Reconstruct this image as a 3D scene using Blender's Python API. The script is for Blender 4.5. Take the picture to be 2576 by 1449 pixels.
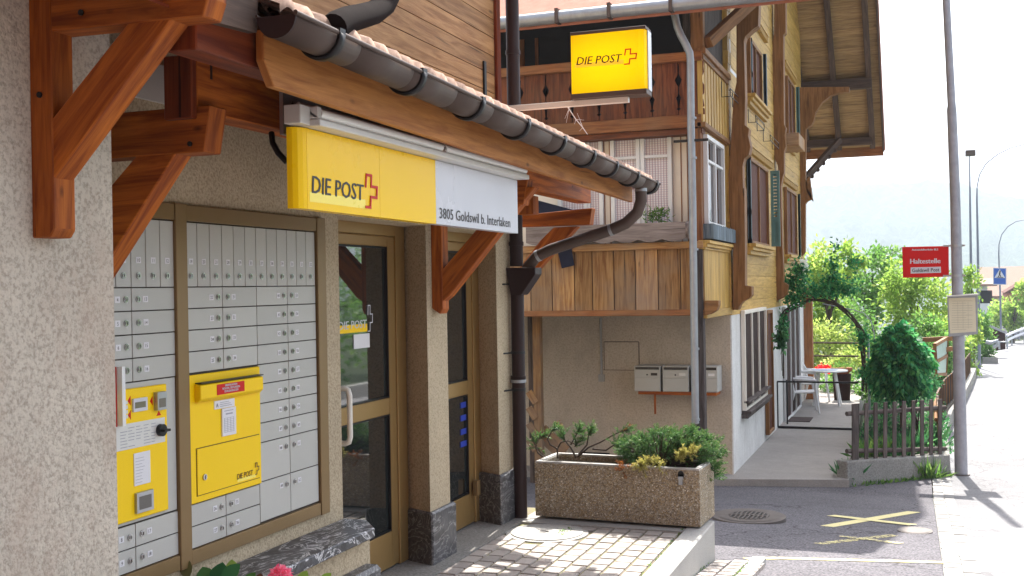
import bpy, math, random
import numpy as np
from mathutils import Vector, Matrix
random.seed(7); rng = np.random.default_rng(7)
sc = bpy.context.scene
for o in list(bpy.data.objects): bpy.data.objects.remove(o)
C = sc.collection

# ------------------------------------------------------------------ camera
HAZE = .0006
F = 2767.0; CX, CY = 1288.0, 724.5; EYE = 1.70
YAW = math.atan((2308 - CX) / F); PITCH = (721.8 - CY) / F; ROLL = 0.017
fw = Vector((-math.sin(YAW) * math.cos(PITCH), math.cos(YAW) * math.cos(PITCH), math.sin(PITCH)))
r0 = Vector((math.cos(YAW), math.sin(YAW), 0)); u0 = r0.cross(fw)
RT = r0 * math.cos(ROLL) - u0 * math.sin(ROLL); UP = RT.cross(fw)
cam = bpy.data.cameras.new('camera'); cam.sensor_width = 36; cam.lens = 36 * F / 2576.0
cam.clip_start = 0.05; cam.clip_end = 9000
co = bpy.data.objects.new('camera', cam); C.objects.link(co)
co.matrix_world = Matrix(((RT.x, UP.x, -fw.x, 0), (RT.y, UP.y, -fw.y, 0), (RT.z, UP.z, -fw.z, EYE), (0, 0, 0, 1)))
sc.camera = co
# ------------------------------------------------------------------ light
SUN_EL, SUN_AZ = math.radians(55), math.radians(-5)
w = bpy.data.worlds.new('World'); sc.world = w; w.use_nodes = True
nt = w.node_tree; bg = nt.nodes['Background']
sky = nt.nodes.new('ShaderNodeTexSky'); sky.sky_type = 'NISHITA'; sky.sun_disc = False
sky.sun_elevation = SUN_EL; sky.sun_rotation = SUN_AZ; sky.dust_density = 3.5; sky.air_density = 1.3; sky.ozone_density = 1.0
hs = nt.nodes.new('ShaderNodeHueSaturation'); hs.inputs['Saturation'].default_value = 0.5
nt.links.new(sky.outputs[0], hs.inputs['Color']); nt.links.new(hs.outputs[0], bg.inputs[0])
bg.inputs[1].default_value = 0.15
sl = bpy.data.lights.new('sun', 'SUN'); sl.energy = 4.6; sl.angle = math.radians(0.5); sl.color = (1, .955, .88)
so = bpy.data.objects.new('sun', sl); C.objects.link(so)
sd = Vector((math.sin(SUN_AZ) * math.cos(SUN_EL), math.cos(SUN_AZ) * math.cos(SUN_EL), math.sin(SUN_EL)))
so.rotation_euler = sd.to_track_quat('Z', 'Y').to_euler(); so.location = (0, 0, 30)
sc.view_settings.view_transform = 'Standard'; sc.view_settings.look = 'None'
sc.view_settings.exposure = 1.68; sc.view_settings.gamma = 1
cy = sc.cycles
cy.max_bounces = 7; cy.diffuse_bounces = 4; cy.glossy_bounces = 3; cy.transmission_bounces = 4; cy.transparent_max_bounces = 8
cy.volume_bounces = 1; cy.use_denoising = True
cy.sample_clamp_indirect = 8

# ------------------------------------------------------------------ unprojection onto real planes
def ray(x, y): return fw + RT * ((x - CX) / F) + UP * ((CY - y) / F)
O = Vector((0, 0, EYE))
def PX(x, y, X): d = ray(x, y); return O + d * (X / d.x)
def PY(x, y, Y): d = ray(x, y); return O + d * (Y / d.y)
def PZ(x, y, Z): d = ray(x, y); return O + d * ((Z - EYE) / d.z)
def zr(Y):
    if Y < 7: return -.2 + .06 * (7 - Y) if Y > 0 else .22
    return -.2 - .104 * (Y - 7) if Y < 14.4 else -.97 - .03 * (Y - 14.4)
def PG(x, y):
    d = ray(x, y); lo, hi = .5, 400
    for i in range(50):
        m = (lo + hi) / 2; p = O + d * m
        if p.z > zr(p.y): lo = m
        else: hi = m
    return O + d * lo
def reg(x0, y0, k): return lambda x, y: (x0 + k * x, y0 + k * y)
R1 = reg(0, 0, .434); R1b = reg(1226.4, 0, .3472); R2 = reg(628.9, 0, .434); R2b = reg(1257.8, 440.2, .3473)
R3 = reg(251.6, 471.7, .3255); R3b = reg(1698, 0, .3472); R4 = reg(251.6, 911.9, .3707); R4b = reg(1698, 440.2, .3038)
R5 = reg(817.6, 534.6, .3472); R5b = reg(1823.8, 817.6, .3038); R6 = reg(943.4, 1006.2, .3418); R6b = reg(2201.2, 314.5, .4338)
R7b = reg(1698, 1100.6, .3408); Z1 = reg(1226.4, 377.3, .2604); Z4 = reg(1226.4, 723.2, .3255); Z5 = reg(1886.7, 566, .2604)
Z6 = reg(2264.1, 566, .2604); Z7 = reg(1540.8, 880.5, .1519); Z8 = reg(283, 943.4, .2604); Z9 = reg(314.4, 1352.1, .2441)

# ------------------------------------------------------------------ materials
class NT:
    def __init__(s, name):
        s.m = bpy.data.materials.new(name); s.m.use_nodes = True; s.t = s.m.node_tree
        s.b = s.t.nodes['Principled BSDF']; s.b.inputs['Specular IOR Level'].default_value = .22; s.out = s.t.nodes['Material Output']
    def n(s, kind, **kw):
        nd = s.t.nodes.new('ShaderNode' + kind)
        for k, v in kw.items():
            if k.startswith('i_'):
                key = k[2:]; key = int(key) if key.isdigit() else key.replace('_', ' ')
                nd.inputs[key].default_value = v
            else: setattr(nd, k, v)
        return nd
    def l(s, a, b): s.t.links.new(a, b)
    def ramp(s, fac, stops):
        r = s.n('ValToRGB'); e = r.color_ramp.elements
        while len(e) < len(stops): e.new(.5)
        for i, (p, c) in enumerate(stops):
            e[i].position = p; e[i].color = (*c, 1) if len(c) == 3 else c
        s.l(fac, r.inputs[0]); return r.outputs[0]
    def mix(s, a, b, fac, mode='MIX'):
        m = s.n('MixRGB', blend_type=mode)
        for i, v in ((0, fac), (1, a), (2, b)):
            if hasattr(v, 'is_output'): s.l(v, m.inputs[i])
            elif isinstance(v, (int, float)): m.inputs[i].default_value = v if i == 0 else (v, v, v, 1)
            else: m.inputs[i].default_value = (*v, 1)
        return m.outputs[0]
    def math(s, op, a, b=0.0):
        m = s.n('Math', operation=op)
        for i, v in ((0, a), (1, b)):
            if hasattr(v, 'is_output'): s.l(v, m.inputs[i])
            else: m.inputs[i].default_value = v
        return m.outputs[0]
    def bump(s, h, st=.3, d=.01):
        b = s.n('Bump'); b.inputs['Strength'].default_value = st; b.inputs['Distance'].default_value = d
        s.l(h, b.inputs['Height']); s.l(b.outputs[0], s.b.inputs['Normal'])
    def tint(s, col, lo=.75, hi=1.25):
        a = s.n('Attribute', attribute_name='tint'); mr = s.n('MapRange'); s.l(a.outputs['Fac'], mr.inputs[0])
        mr.inputs[3].default_value = lo; mr.inputs[4].default_value = hi
        h = s.n('HueSaturation'); s.l(mr.outputs[0], h.inputs['Value'])
        if hasattr(col, 'is_output'): s.l(col, h.inputs['Color'])
        else: h.inputs['Color'].default_value = (*col, 1)
        return h.outputs[0]
    def objc(s, scale=1.0):
        tc = s.n('TexCoord'); mp = s.n('Mapping'); s.l(tc.outputs['Object'], mp.inputs[0])
        mp.inputs['Scale'].default_value = (scale,) * 3 if isinstance(scale, (int, float)) else scale
        return mp.outputs[0]
    def noise(s, vec, sc_, det=4, rough=.55, dist=0):
        n = s.n('TexNoise'); s.l(vec, n.inputs['Vector']); n.inputs['Scale'].default_value = sc_
        n.inputs['Detail'].default_value = det; n.inputs['Roughness'].default_value = rough; n.inputs['Distortion'].default_value = dist
        return n.outputs[0]
    def base(s, c): s.l(c, s.b.inputs['Base Color']) if hasattr(c, 'is_output') else s.b.inputs['Base Color'].__setattr__('default_value', (*c, 1))
    def rough(s, v):
        if hasattr(v, 'is_output'): s.l(v, s.b.inputs['Roughness'])
        else: s.b.inputs['Roughness'].default_value = v

def wood(name, dark, light, rough=.6, knots=.5, weather=None, lo=.75, hi=1.25, grain=1.0, boards=None, kn_sc=(2.6, 7.5)):
    k = NT(name); uv = k.n('UVMap'); a = k.n('Attribute', attribute_name='tint')
    cmb = k.n('CombineXYZ'); k.l(k.math('MULTIPLY', a.outputs['Fac'], 37.0), cmb.inputs[0]); k.l(k.math('MULTIPLY', a.outputs['Fac'], 91.0), cmb.inputs[1])
    add = k.n('VectorMath', operation='ADD'); k.l(uv.outputs[0], add.inputs[0]); k.l(cmb.outputs[0], add.inputs[1])
    def mp(sx, sy):
        m = k.n('Mapping'); k.l(add.outputs[0], m.inputs[0]); m.inputs['Scale'].default_value = (sx, sy, 1); return m.outputs[0]
    n1 = k.noise(mp(1.3, 16), 1.6, 5, .6, .6); n2 = k.noise(mp(4, 150), 1.5, 3, .6); n3 = k.noise(mp(.8, 2.2), 1.0, 3)
    col = k.mix(dark, light, k.ramp(n1, [(.36, (0, 0, 0)), (.62, (1, 1, 1))]))
    col = k.mix(col, k.mix(.4, 1.2, n2), .5 * grain, 'MULTIPLY')
    col = k.mix(col, k.mix(.6, 1.35, n3), .7, 'MULTIPLY')
    if knots:
        v = k.n('TexVoronoi'); k.l(mp(*kn_sc), v.inputs['Vector']); v.inputs['Scale'].default_value = 1
        kn = k.ramp(v.outputs['Distance'], [(.04, (1, 1, 1)), (.13, (0, 0, 0))])
        sel = k.math('GREATER_THAN', k.n('SeparateColor').outputs[0], .5)
        sp = k.n('SeparateColor'); k.l(v.outputs['Color'], sp.inputs[0]); sel = k.math('GREATER_THAN', sp.outputs[0], 1 - knots * .8)
        col = k.mix(col, tuple(c * .28 for c in dark), k.math('MULTIPLY', k.math('MULTIPLY', kn, sel), .85))
    ck = k.noise(mp(.9, 34), 1.0, 2, .5, .3); ck2 = k.noise(mp(.5, 1.4), 1.7, 2); col = k.mix(col, tuple(c * .22 for c in dark), k.math('MULTIPLY', k.ramp(ck, [(.655, (0, 0, 0)), (.68, (.9, .9, .9))]), k.ramp(ck2, [(.45, (0, 0, 0)), (.6, (1, 1, 1))])))
    if weather:
        n4 = k.noise(k.objc(), 1.1, 4, .6); col = k.mix(col, weather, k.ramp(n4, [(.42, (0, 0, 0)), (.68, (.8, .8, .8))]))
    col = k.tint(col, lo, hi); k.base(col); k.rough(rough)
    k.bump(k.math('ADD', n1, n2), .25, .004); return k.m

def stucco(name, c1, c2, sc_=55, st=.7, dirt=None, top=0.0):
    k = NT(name); o = k.objc()
    n = k.noise(o, sc_, 5, .65); n2 = k.noise(o, sc_ * .35, 3, .5); n3 = k.noise(o, 1.7, 4, .6)
    v = k.n('TexVoronoi', feature='SMOOTH_F1'); k.l(o, v.inputs['Vector']); v.inputs['Scale'].default_value = sc_ * 1.3
    h = k.math('ADD', n, k.math('MULTIPLY', v.outputs['Distance'], .8))
    col = k.mix(c2, c1, k.ramp(n, [(.36, (0, 0, 0)), (.55, (1, 1, 1))]))
    col = k.mix(col, k.mix(.72, 1.25, n3), .8, 'MULTIPLY'); n5 = k.noise(k.objc((1, 1, .35)), 5, 5, .6); col = k.mix(col, k.mix(.8, 1.15, n5), .7, 'MULTIPLY')
    if dirt:
        n4 = k.noise(k.objc((1, 1, .5)), 2.5, 6, .7); col = k.mix(col, dirt, k.ramp(n4, [(.48, (0, 0, 0)), (.72, (.8, .8, .8))]))
    k.base(col); k.rough(.9); k.bump(h, st, .006); return k.m

def plain(name, c, rough=.5, metal=0, var=.12, dirt=0, bump=0, sc_=8, spec=.4):
    k = NT(name); o = k.objc(); n = k.noise(o, sc_, 5, .6)
    col = k.mix(c, tuple(max(0, x * (1 - var * 2)) for x in c), n)
    if dirt:
        n2 = k.noise(k.objc((1, 1, .3)), 9, 6, .7); col = k.mix(col, (.12, .1, .08), k.ramp(n2, [(.5, (0, 0, 0)), (.8, (dirt,) * 3)]))
    k.base(col); k.rough(k.math('ADD', k.math('MULTIPLY', n, .2), rough - .1)); k.b.inputs['Metallic'].default_value = metal
    if bump: k.bump(k.noise(o, 60, 4), bump, .002)
    if spec is not None: k.b.inputs['Specular IOR Level'].default_value = spec
    return k.m

def ground_mat(name, c1, c2, sc_=160, rough=.9, st=.5, patch=.5, crack=0):
    k = NT(name); o = k.objc(); n = k.noise(o, sc_, 3, .7); n2 = k.noise(o, .8, 5, .65); n3 = k.noise(o, 6, 5, .6)
    col = k.mix(c1, c2, k.ramp(n, [(.38, (0, 0, 0)), (.62, (1, 1, 1))]))
    col = k.mix(col, k.mix(.62, 1.3, n2), patch, 'MULTIPLY'); col = k.mix(col, k.mix(.75, 1.2, n3), patch, 'MULTIPLY')
    if crack:
        v = k.n('TexVoronoi', feature='DISTANCE_TO_EDGE'); m = k.n('Vector' + 'Math', operation='ADD'); nn = k.n('TexNoise'); nn.inputs['Scale'].default_value = 2; k.l(o, nn.inputs['Vector'])
        k.l(o, m.inputs[0]); k.l(nn.outputs['Color'], m.inputs[1]); k.l(m.outputs[0], v.inputs['Vector']); v.inputs['Scale'].default_value = .45
        col = k.mix(col, tuple(x * .35 for x in c1), k.ramp(v.outputs['Distance'], [(.002, (crack,) * 3), (.007, (0, 0, 0))]))
    k.base(col); k.rough(rough); k.bump(n, st, .004); return k.m

def aggregate(name):
    k = NT(name); o = k.objc(); v = k.n('TexVoronoi'); k.l(o, v.inputs['Vector']); v.inputs['Scale'].default_value = 105
    v2 = k.n('TexVoronoi', feature='DISTANCE_TO_EDGE'); k.l(o, v2.inputs['Vector']); v2.inputs['Scale'].default_value = 105
    sp = k.n('SeparateColor'); k.l(v.outputs['Color'], sp.inputs[0])
    col = k.ramp(sp.outputs[0], [(0, (.20, .155, .10)), (.25, (.40, .29, .16)), (.5, (.52, .43, .30)), (.75, (.33, .28, .22)), (.95, (.64, .57, .46)), (1, (.75, .69, .58))])
    n = k.noise(o, 3, 5, .6); col = k.mix(col, k.mix(.55, 1.3, n), .8, 'MULTIPLY')
    col = k.mix((.16, .13, .10), col, k.ramp(v2.outputs['Distance'], [(.02, (0, 0, 0)), (.12, (1, 1, 1))]))
    k.base(col); k.rough(.75); k.bump(k.math('MINIMUM', v2.outputs['Distance'], .3), .9, .012); return k.m

def marble(name, dark=(.03, .031, .037), light=(.13, .13, .145), vein=(.78, .78, .8)):
    k = NT(name); o = k.objc(); n = k.noise(o, 9, 6, .7, 1.5); n2 = k.noise(k.objc((5, 2.2, 5)), 1.3, 6, .6, 3.0)
    col = k.mix(dark, light, k.ramp(n, [(.4, (0, 0, 0)), (.75, (1, 1, 1))]))
    col = k.mix(col, vein, k.ramp(n2, [(.46, (0, 0, 0)), (.492, (.95, .95, .95)), (.515, (0, 0, 0))]))
    k.base(col); k.rough(.42); k.b.inputs['Specular IOR Level'].default_value = .5; k.bump(k.noise(o, 30, 5), .35, .006); return k.m

def leafmat(name, c1, c2, trans=.45, c3=None):
    k = NT(name); a = k.n('Attribute', attribute_name='tint')
    st = [(0, c1), (.6, c2), (1, c3 or c2)]
    col = k.ramp(a.outputs['Fac'], st); k.base(col); k.rough(.5)
    tr = k.n('BsdfTranslucent'); hs_ = k.n('HueSaturation'); k.l(col, hs_.inputs['Color']); hs_.inputs['Value'].default_value = 1.9; hs_.inputs['Saturation'].default_value = 1.05
    k.l(hs_.outputs[0], tr.inputs[0]); mx = k.n('MixShader'); mx.inputs[0].default_value = trans
    k.l(k.b.outputs[0], mx.inputs[1]); k.l(tr.outputs[0], mx.inputs[2]); k.l(mx.outputs[0], k.out.inputs[0]); return k.m

def glassmat(name, c=(.012, .014, .016), ior=1.75, clear=0.0):
    k = NT(name); k.base(c); k.rough(.03); k.b.inputs['IOR'].default_value = ior; k.b.inputs['Specular IOR Level'].default_value = .5
    if clear:
        tr = k.n('BsdfTransparent'); tr.inputs[0].default_value = (.8, .85, .85, 1); mx = k.n('MixShader'); mx.inputs[0].default_value = clear
        k.l(k.b.outputs[0], mx.inputs[1]); k.l(tr.outputs[0], mx.inputs[2]); k.l(mx.outputs[0], k.out.inputs[0])
    return k.m

# ------------------------------------------------------------------ mesh builder
FONT = {}
def text_mesh(s):
    if s not in FONT:
        cu = bpy.data.curves.new('t', 'FONT'); cu.body = s; cu.size = 1; cu.resolution_u = 2
        ob = bpy.data.objects.new('t', cu); me = bpy.data.meshes.new_from_object(ob)
        vs = [(v.co.x, v.co.y) for v in me.vertices]; fs = [tuple(p.vertices) for p in me.polygons]
        bpy.data.objects.remove(ob); bpy.data.meshes.remove(me); bpy.data.curves.remove(cu)
        w_ = max(v[0] for v in vs) if vs else 1; x0 = min(v[0] for v in vs) if vs else 0
        FONT[s] = ([(x - x0, y) for x, y in vs], fs, w_ - x0)
    return FONT[s]

class B:
    def __init__(s): s.v = []; s.f = []; s.uv = []; s.mi = []; s.tn = []; s.sm = []
    def face(s, pts, mi=0, t=.5, L=None, sm=False, off=(0, 0)):
        pts = [Vector(p) for p in pts]; i0 = len(s.v); s.v += pts; s.f.append(tuple(range(i0, i0 + len(pts))))
        n = (pts[1] - pts[0]).cross(pts[-1] - pts[0]); n = n.normalized() if n.length > 1e-12 else Vector((0, 0, 1))
        if L is None: L = (pts[1] - pts[0])
        L = Vector(L).normalized(); A = L - n * L.dot(n)
        if A.length < .3: A = Vector((0, 0, 1)) if abs(n.z) < .9 else Vector((1, 0, 0)); A = A - n * A.dot(n); 
        A.normalize(); Bv = n.cross(A)
        s.uv.append([(p.dot(A) + off[0], p.dot(Bv) + off[1]) for p in pts]); s.mi.append(mi); s.tn.append(t); s.sm.append(sm)
    def shared(s, verts, faces, mi=0, t=.5, sm=False, uvs=None):
        i0 = len(s.v); s.v += [Vector(p) for p in verts]
        for k_, f in enumerate(faces):
            s.f.append(tuple(i0 + i for i in f)); s.uv.append([uvs[i] for i in f] if uvs else [(verts[i][0] + verts[i][1], verts[i][2]) for i in f])
            s.mi.append(mi[k_] if isinstance(mi, list) else mi); s.tn.append(t[k_] if isinstance(t, (list, np.ndarray)) else t); s.sm.append(sm)
    def hexa(s, c, mi=0, t=None, L=None):
        if t is None: t = random.random()
        c = [Vector(p) for p in c]
        if L is None: L = max((c[1] - c[0], c[3] - c[0], c[4] - c[0]), key=lambda q: q.length)
        ctr = sum(c, Vector()) / 8
        for q in ((0, 1, 2, 3), (4, 5, 6, 7), (0, 1, 5, 4), (1, 2, 6, 5), (2, 3, 7, 6), (3, 0, 4, 7)):
            p = [c[i] for i in q]; n = (p[1] - p[0]).cross(p[3] - p[0])
            if n.dot(sum(p, Vector()) / 4 - ctr) < 0: p = p[::-1]
            s.face(p, mi, t, L)
        return s
    def box(s, x0, x1, y0, y1, z0, z1, mi=0, t=None, L=None):
        return s.hexa([(x0, y0, z0), (x1, y0, z0), (x1, y1, z0), (x0, y1, z0), (x0, y0, z1), (x1, y0, z1), (x1, y1, z1), (x0, y1, z1)], mi, t, L)
    def beam(s, p, q, w_, h_, mi=0, t=None, side=None):
        p, q = Vector(p), Vector(q); d = (q - p).normalized()
        sd_ = Vector(side) if side else (d.cross(Vector((0, 0, 1))) if abs(d.z) < .95 else Vector((1, 0, 0)))
        sd_ = (sd_ - d * sd_.dot(d)).normalized(); u_ = sd_.cross(d)
        a, b = sd_ * w_ / 2, u_ * h_ / 2
        return s.hexa([p - a - b, p + a - b, p + a + b, p - a + b, q - a - b, q + a - b, q + a + b, q - a + b], mi, t, d)
    def prism(s, poly, vec, mi=0, t=None, L=None):
        if t is None: t = random.random()
        poly = [Vector(p) for p in poly]; vec = Vector(vec); n = Vector()
        for i in range(len(poly)): n += (poly[i] - poly[0]).cross(poly[(i + 1) % len(poly)] - poly[0])
        if n.dot(vec) > 0: poly = poly[::-1]
        s.face(poly, mi, t, L); s.face([p + vec for p in poly[::-1]], mi, t, L)
        for i in range(len(poly)):
            a, b = poly[i], poly[(i + 1) % len(poly)]; s.face([b, a, a + vec, b + vec], mi, t, L)
        return s
    def tube(s, pts, r, n=12, mi=0, t=.5, caps=True, arc=None):
        pts = [Vector(p) for p in pts]; rs = r if isinstance(r, (list, tuple)) else [r] * len(pts); rings = []
        ref = None
        for i, p in enumerate(pts):
            d = (pts[min(i + 1, len(pts) - 1)] - pts[max(i - 1, 0)]).normalized()
            if ref is None: ref = d.orthogonal().normalized()
            ref = (ref - d * ref.dot(d)).normalized(); o2 = d.cross(ref)
            rings.append([p + (ref * math.cos(6.28318 * j / n) + o2 * math.sin(6.28318 * j / n)) * rs[i] for j in range(n)])
        i0 = len(s.v)
        for rg in rings: s.v += rg
        L_ = 0
        for i in range(len(rings) - 1):
            seg = (pts[i + 1] - pts[i]).length
            for j in range(n):
                j2 = (j + 1) % n; s.f.append((i0 + i * n + j, i0 + i * n + j2, i0 + (i + 1) * n + j2, i0 + (i + 1) * n + j))
                c = 6.28 * rs[i] / n; s.uv.append([(L_, j * c), (L_, (j + 1) * c), (L_ + seg, (j + 1) * c), (L_ + seg, j * c)]); s.mi.append(mi); s.tn.append(t); s.sm.append(True)
            L_ += seg
        if caps:
            s.face(rings[0][::-1], mi, t); s.face(rings[-1], mi, t)
        return s
    def disc(s, c, r, nrm, th, n=24, mi=0, t=.5, rx=None):
        c = Vector(c); nrm = Vector(nrm).normalized(); a = nrm.orthogonal().normalized(); b = nrm.cross(a)
        ring = [c + (a * math.cos(6.28318 * i / n) + b * math.sin(6.28318 * i / n)) * r for i in range(n)]
        s.prism(ring, nrm * th, mi, t); return s
    def text(s, st, size, org, ux, uy, mi=0, wx=1.0, align='L', shear=0.0, bold=0):
        vs, fs, W = text_mesh(st); org, ux, uy = Vector(org), Vector(ux).normalized(), Vector(uy).normalized()
        o = -W * wx * size / 2 if align == 'C' else 0
        n = ux.cross(uy).normalized()
        for d in ([0] if not bold else [-bold, bold]):
            s.shared([org + n * (0 if d <= 0 else .0006) + ux * (o + d + (x * wx + y * shear) * size) + uy * (y * size) for x, y in vs], fs, mi)
        return W * wx * size
    def stroke(s, pts, wd, org, ux, uy, th, mi=0):
        ux, uy, org = Vector(ux).normalized(), Vector(uy).normalized(), Vector(org); n = ux.cross(uy)
        for k_, ((a, b), (c, d)) in enumerate(zip(pts[:-1], pts[1:])):
            p, q = Vector((a, b)), Vector((c, d)); dr = (q - p).normalized(); e = Vector((-dr.y, dr.x)) * wd / 2; p = p - dr * wd / 2; q = q + dr * wd / 2
            s.prism([org + ux * v.x + uy * v.y + n * (.0002 * k_) for v in (p - e, q - e, q + e, p + e)], n * th, mi, .5)
    def logo(s, w_, h_, wd, org, ux, uy, mi, th=.002):
        P = [(-.02, .64), (.06, 1), (.5, 1), (.46, .66), (1, .66), (.94, .33), (.42, .33), (.36, 0), (-.04, 0)]
        s.stroke([(x * w_, y * h_) for x, y in P], wd, org, ux, uy, th, mi)
    def build(s, name, mats, parent=None, bevel=0, origin=True, **kw):
        me = bpy.data.meshes.new(name)
        vs = s.v; off = Vector((0, 0, 0))
        if parent is None and origin and vs:
            a = np.array([tuple(v) for v in vs]); mn, mx_ = a.min(0), a.max(0); off = Vector(((mn[0] + mx_[0]) / 2, (mn[1] + mx_[1]) / 2, mn[2]))
        me.from_pydata([v - off for v in vs], [], s.f)
        uvl = me.uv_layers.new(name='UVMap'); flat = [c for fu in s.uv for p in fu for c in p]; uvl.data.foreach_set('uv', flat)
        at = me.attributes.new('tint', 'FLOAT', 'FACE'); at.data.foreach_set('value', [float(x) for x in s.tn])
        me.polygons.foreach_set('material_index', s.mi); me.polygons.foreach_set('use_smooth', s.sm)
        for m in (mats if isinstance(mats, (list, tuple)) else [mats]): me.materials.append(m)
        me.update(); o = bpy.data.objects.new(name, me); C.objects.link(o); o.location = off
        if parent is not None:
            o.parent = parent
            if parent.type == 'EMPTY': o.matrix_parent_inverse = Matrix.Translation(-parent.location)
            elif parent.parent is None: o.matrix_parent_inverse = Matrix.Translation(-parent.location)
        if bevel:
            bpy_m = o.modifiers.new('bevel', 'BEVEL'); bpy_m.width = bevel; bpy_m.segments = 1; bpy_m.limit_method = 'ANGLE'
            bm_w = o.modifiers.new('weld', 'WELD'); bm_w.merge_threshold = .0002
            o.modifiers.move(1, 0)
        tag(o, **kw); return o
def tag(o, label=None, cat=None, group=None, kind=None):
    if label: o['label'] = label
    if cat: o['category'] = cat
    if group: o['group'] = group
    if kind: o['kind'] = kind
    return o
def thing(name, loc, label, cat, group=None):
    o = bpy.data.objects.new(name, None); C.objects.link(o); o.location = loc; o.empty_display_size = .2
    return tag(o, label, cat, group)
def lerp(a, b, t): return a + (b - a) * t
def copy_tree(o, parent=None):
    c = o.copy(); C.objects.link(c); c.parent = parent
    if parent is not None: c.matrix_parent_inverse = o.matrix_parent_inverse.copy()
    for ch in list(o.children): copy_tree(ch, c)
    return c

M = {}
M['stucco'] = stucco('stucco_render', (.60, .54, .45), (.38, .33, .27), 75, .6, dirt=(.44, .33, .26))
M['stucco_warm'] = stucco('warm_rough_stucco', (.52, .43, .30), (.34, .27, .18), 80, .6)
M['stucco_grey'] = stucco('grey_stucco', (.54, .46, .365), (.42, .35, .275), 40, .45, dirt=(.36, .30, .24))
M['stucco_white'] = stucco('white_wash', (.72, .71, .69), (.6, .59, .57), 40, .3, dirt=(.5, .48, .45))
M['timber'] = wood('stained_timber', (.23, .045, .006), (.54, .15, .018), .6, .6, lo=.85, hi=1.15, kn_sc=(5, 11))
M['timber_red'] = wood('red_brown_timber', (.12, .018, .006), (.24, .05, .014), .5, .4, lo=.85, hi=1.15)
M['fascia'] = wood('fascia_board_wood', (.31, .105, .022), (.52, .215, .055), .6, .5, lo=.9, hi=1.1, kn_sc=(4, 9))
M['cladding'] = wood('cladding_wood', (.27, .125, .045), (.48, .265, .115), .6, .3, lo=.8, hi=1.2)
M['chalet_plank'] = wood('weathered_orange_planks', (.24, .105, .034), (.47, .27, .11), .75, .7, weather=(.27, .205, .155), lo=.75, hi=1.25)
M['chalet_dark'] = wood('old_brown_carved_planks', (.085, .022, .008), (.22, .065, .022), .65, .3, weather=(.11, .055, .03), lo=.75, hi=1.2)
M['chalet_rail'] = wood('brown_rail_wood', (.18, .055, .016), (.36, .14, .045), .6, .4, weather=(.25, .14, .07), lo=.85, hi=1.15)
M['yellow_wood'] = wood('ochre_painted_wood', (.44, .26, .06), (.62, .39, .11), .55, .15, lo=.85, hi=1.12)
M['brown_wood'] = wood('brown_block_wall_end', (.19, .085, .028), (.31, .15, .055), .6, .1, lo=.92, hi=1.08)
M['grey_wood'] = wood('grey_weathered_wood', (.055, .042, .038), (.15, .12, .11), .8, .3, lo=.7, hi=1.2)
M['soffit'] = wood('soffit_boards', (.25, .155, .07), (.42, .28, .13), .7, .2, lo=.85, hi=1.15)
M['rafter'] = wood('dark_brown_beams', (.06, .038, .03), (.12, .08, .06), .7, .1, lo=.9, hi=1.1)
M['cream'] = plain('cream_painted_wood', (.80, .73, .63), .5, var=.06)
M['white_paint'] = plain('white_window_paint', (.72, .72, .72), .45, var=.05)
M['shutter'] = plain('dark_brown_shutter', (.10, .026, .012), .65, spec=.15)
M['shutter_dull'] = plain('brown_base_shutter', (.038, .016, .012), .7, spec=.15)
M['green'] = plain('green_shutter_paint', (.12, .235, .22), .55)
M['blue_green'] = plain('blue_grey_shutter_paint', (.17, .25, .31), .55)
M['zinc'] = plain('galvanised_pipe', (.40, .42, .45), .45, .5, var=.18, dirt=.3)
M['gutter'] = plain('brown_metal_gutter', (.10, .07, .058), .5, .1, var=.15, spec=.25)
M['pipe'] = plain('dark_brown_downpipe', (.032, .017, .017), .5, .0, var=.15, spec=.25)
M['black'] = plain('black_metal', (.012, .012, .014), .4, .2)
M['bronze'] = plain('bronze_anodised_aluminium', (.235, .15, .065), .42, .35, var=.05)
M['door_metal'] = plain('gold_brown_door_frame', (.36, .225, .085), .38, .4, var=.05)
M['boxgrey'] = plain('grey_letterbox_paint', (.49, .485, .455), .4, .05, var=.07, sc_=2.5)
_k = M['boxgrey'].node_tree; _b = _k.nodes['Principled BSDF']; _l = _b.inputs['Base Color'].links[0].from_socket; _a = _k.nodes.new('ShaderNodeAttribute'); _a.attribute_name = 'tint'; _m = _k.nodes.new('ShaderNodeMapRange'); _m.inputs[3].default_value = .88; _m.inputs[4].default_value = 1.12; _h = _k.nodes.new('ShaderNodeHueSaturation'); _k.links.new(_a.outputs['Fac'], _m.inputs[0]); _k.links.new(_m.outputs[0], _h.inputs['Value']); _k.links.new(_l, _h.inputs['Color']); _k.links.new(_h.outputs[0], _b.inputs['Base Color'])
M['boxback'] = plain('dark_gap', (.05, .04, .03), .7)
M['yellow'] = plain('post_yellow_enamel', (.93, .61, .001), .4, var=.015, sc_=2, spec=.25)
M['sign_yellow'] = plain('sign_yellow_acrylic', (.95, .60, .001), .3, var=.012, sc_=1.5, spec=.2)
M['glow_yellow'] = plain('translucent_yellow_acrylic', (.98, .70, .001), .3, var=.01, spec=.2)
def translucent(m, col, f):
    t = m.node_tree; b_ = t.nodes['Principled BSDF']; tr = t.nodes.new('ShaderNodeBsdfTranslucent'); tr.inputs[0].default_value = (*col, 1); mx = t.nodes.new('ShaderNodeMixShader'); mx.inputs[0].default_value = f
    t.links.new(b_.outputs[0], mx.inputs[1]); t.links.new(tr.outputs[0], mx.inputs[2]); t.links.new(mx.outputs[0], t.nodes['Material Output'].inputs[0])
translucent(M['glow_yellow'], (1, .80, .002), .6)
M['pale_yellow'] = plain('pale_yellow_print', (.95, .78, .12), .3, var=.01)
M['sign_white'] = plain('white_acrylic', (.60, .61, .66), .3, var=.05, sc_=2)
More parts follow.
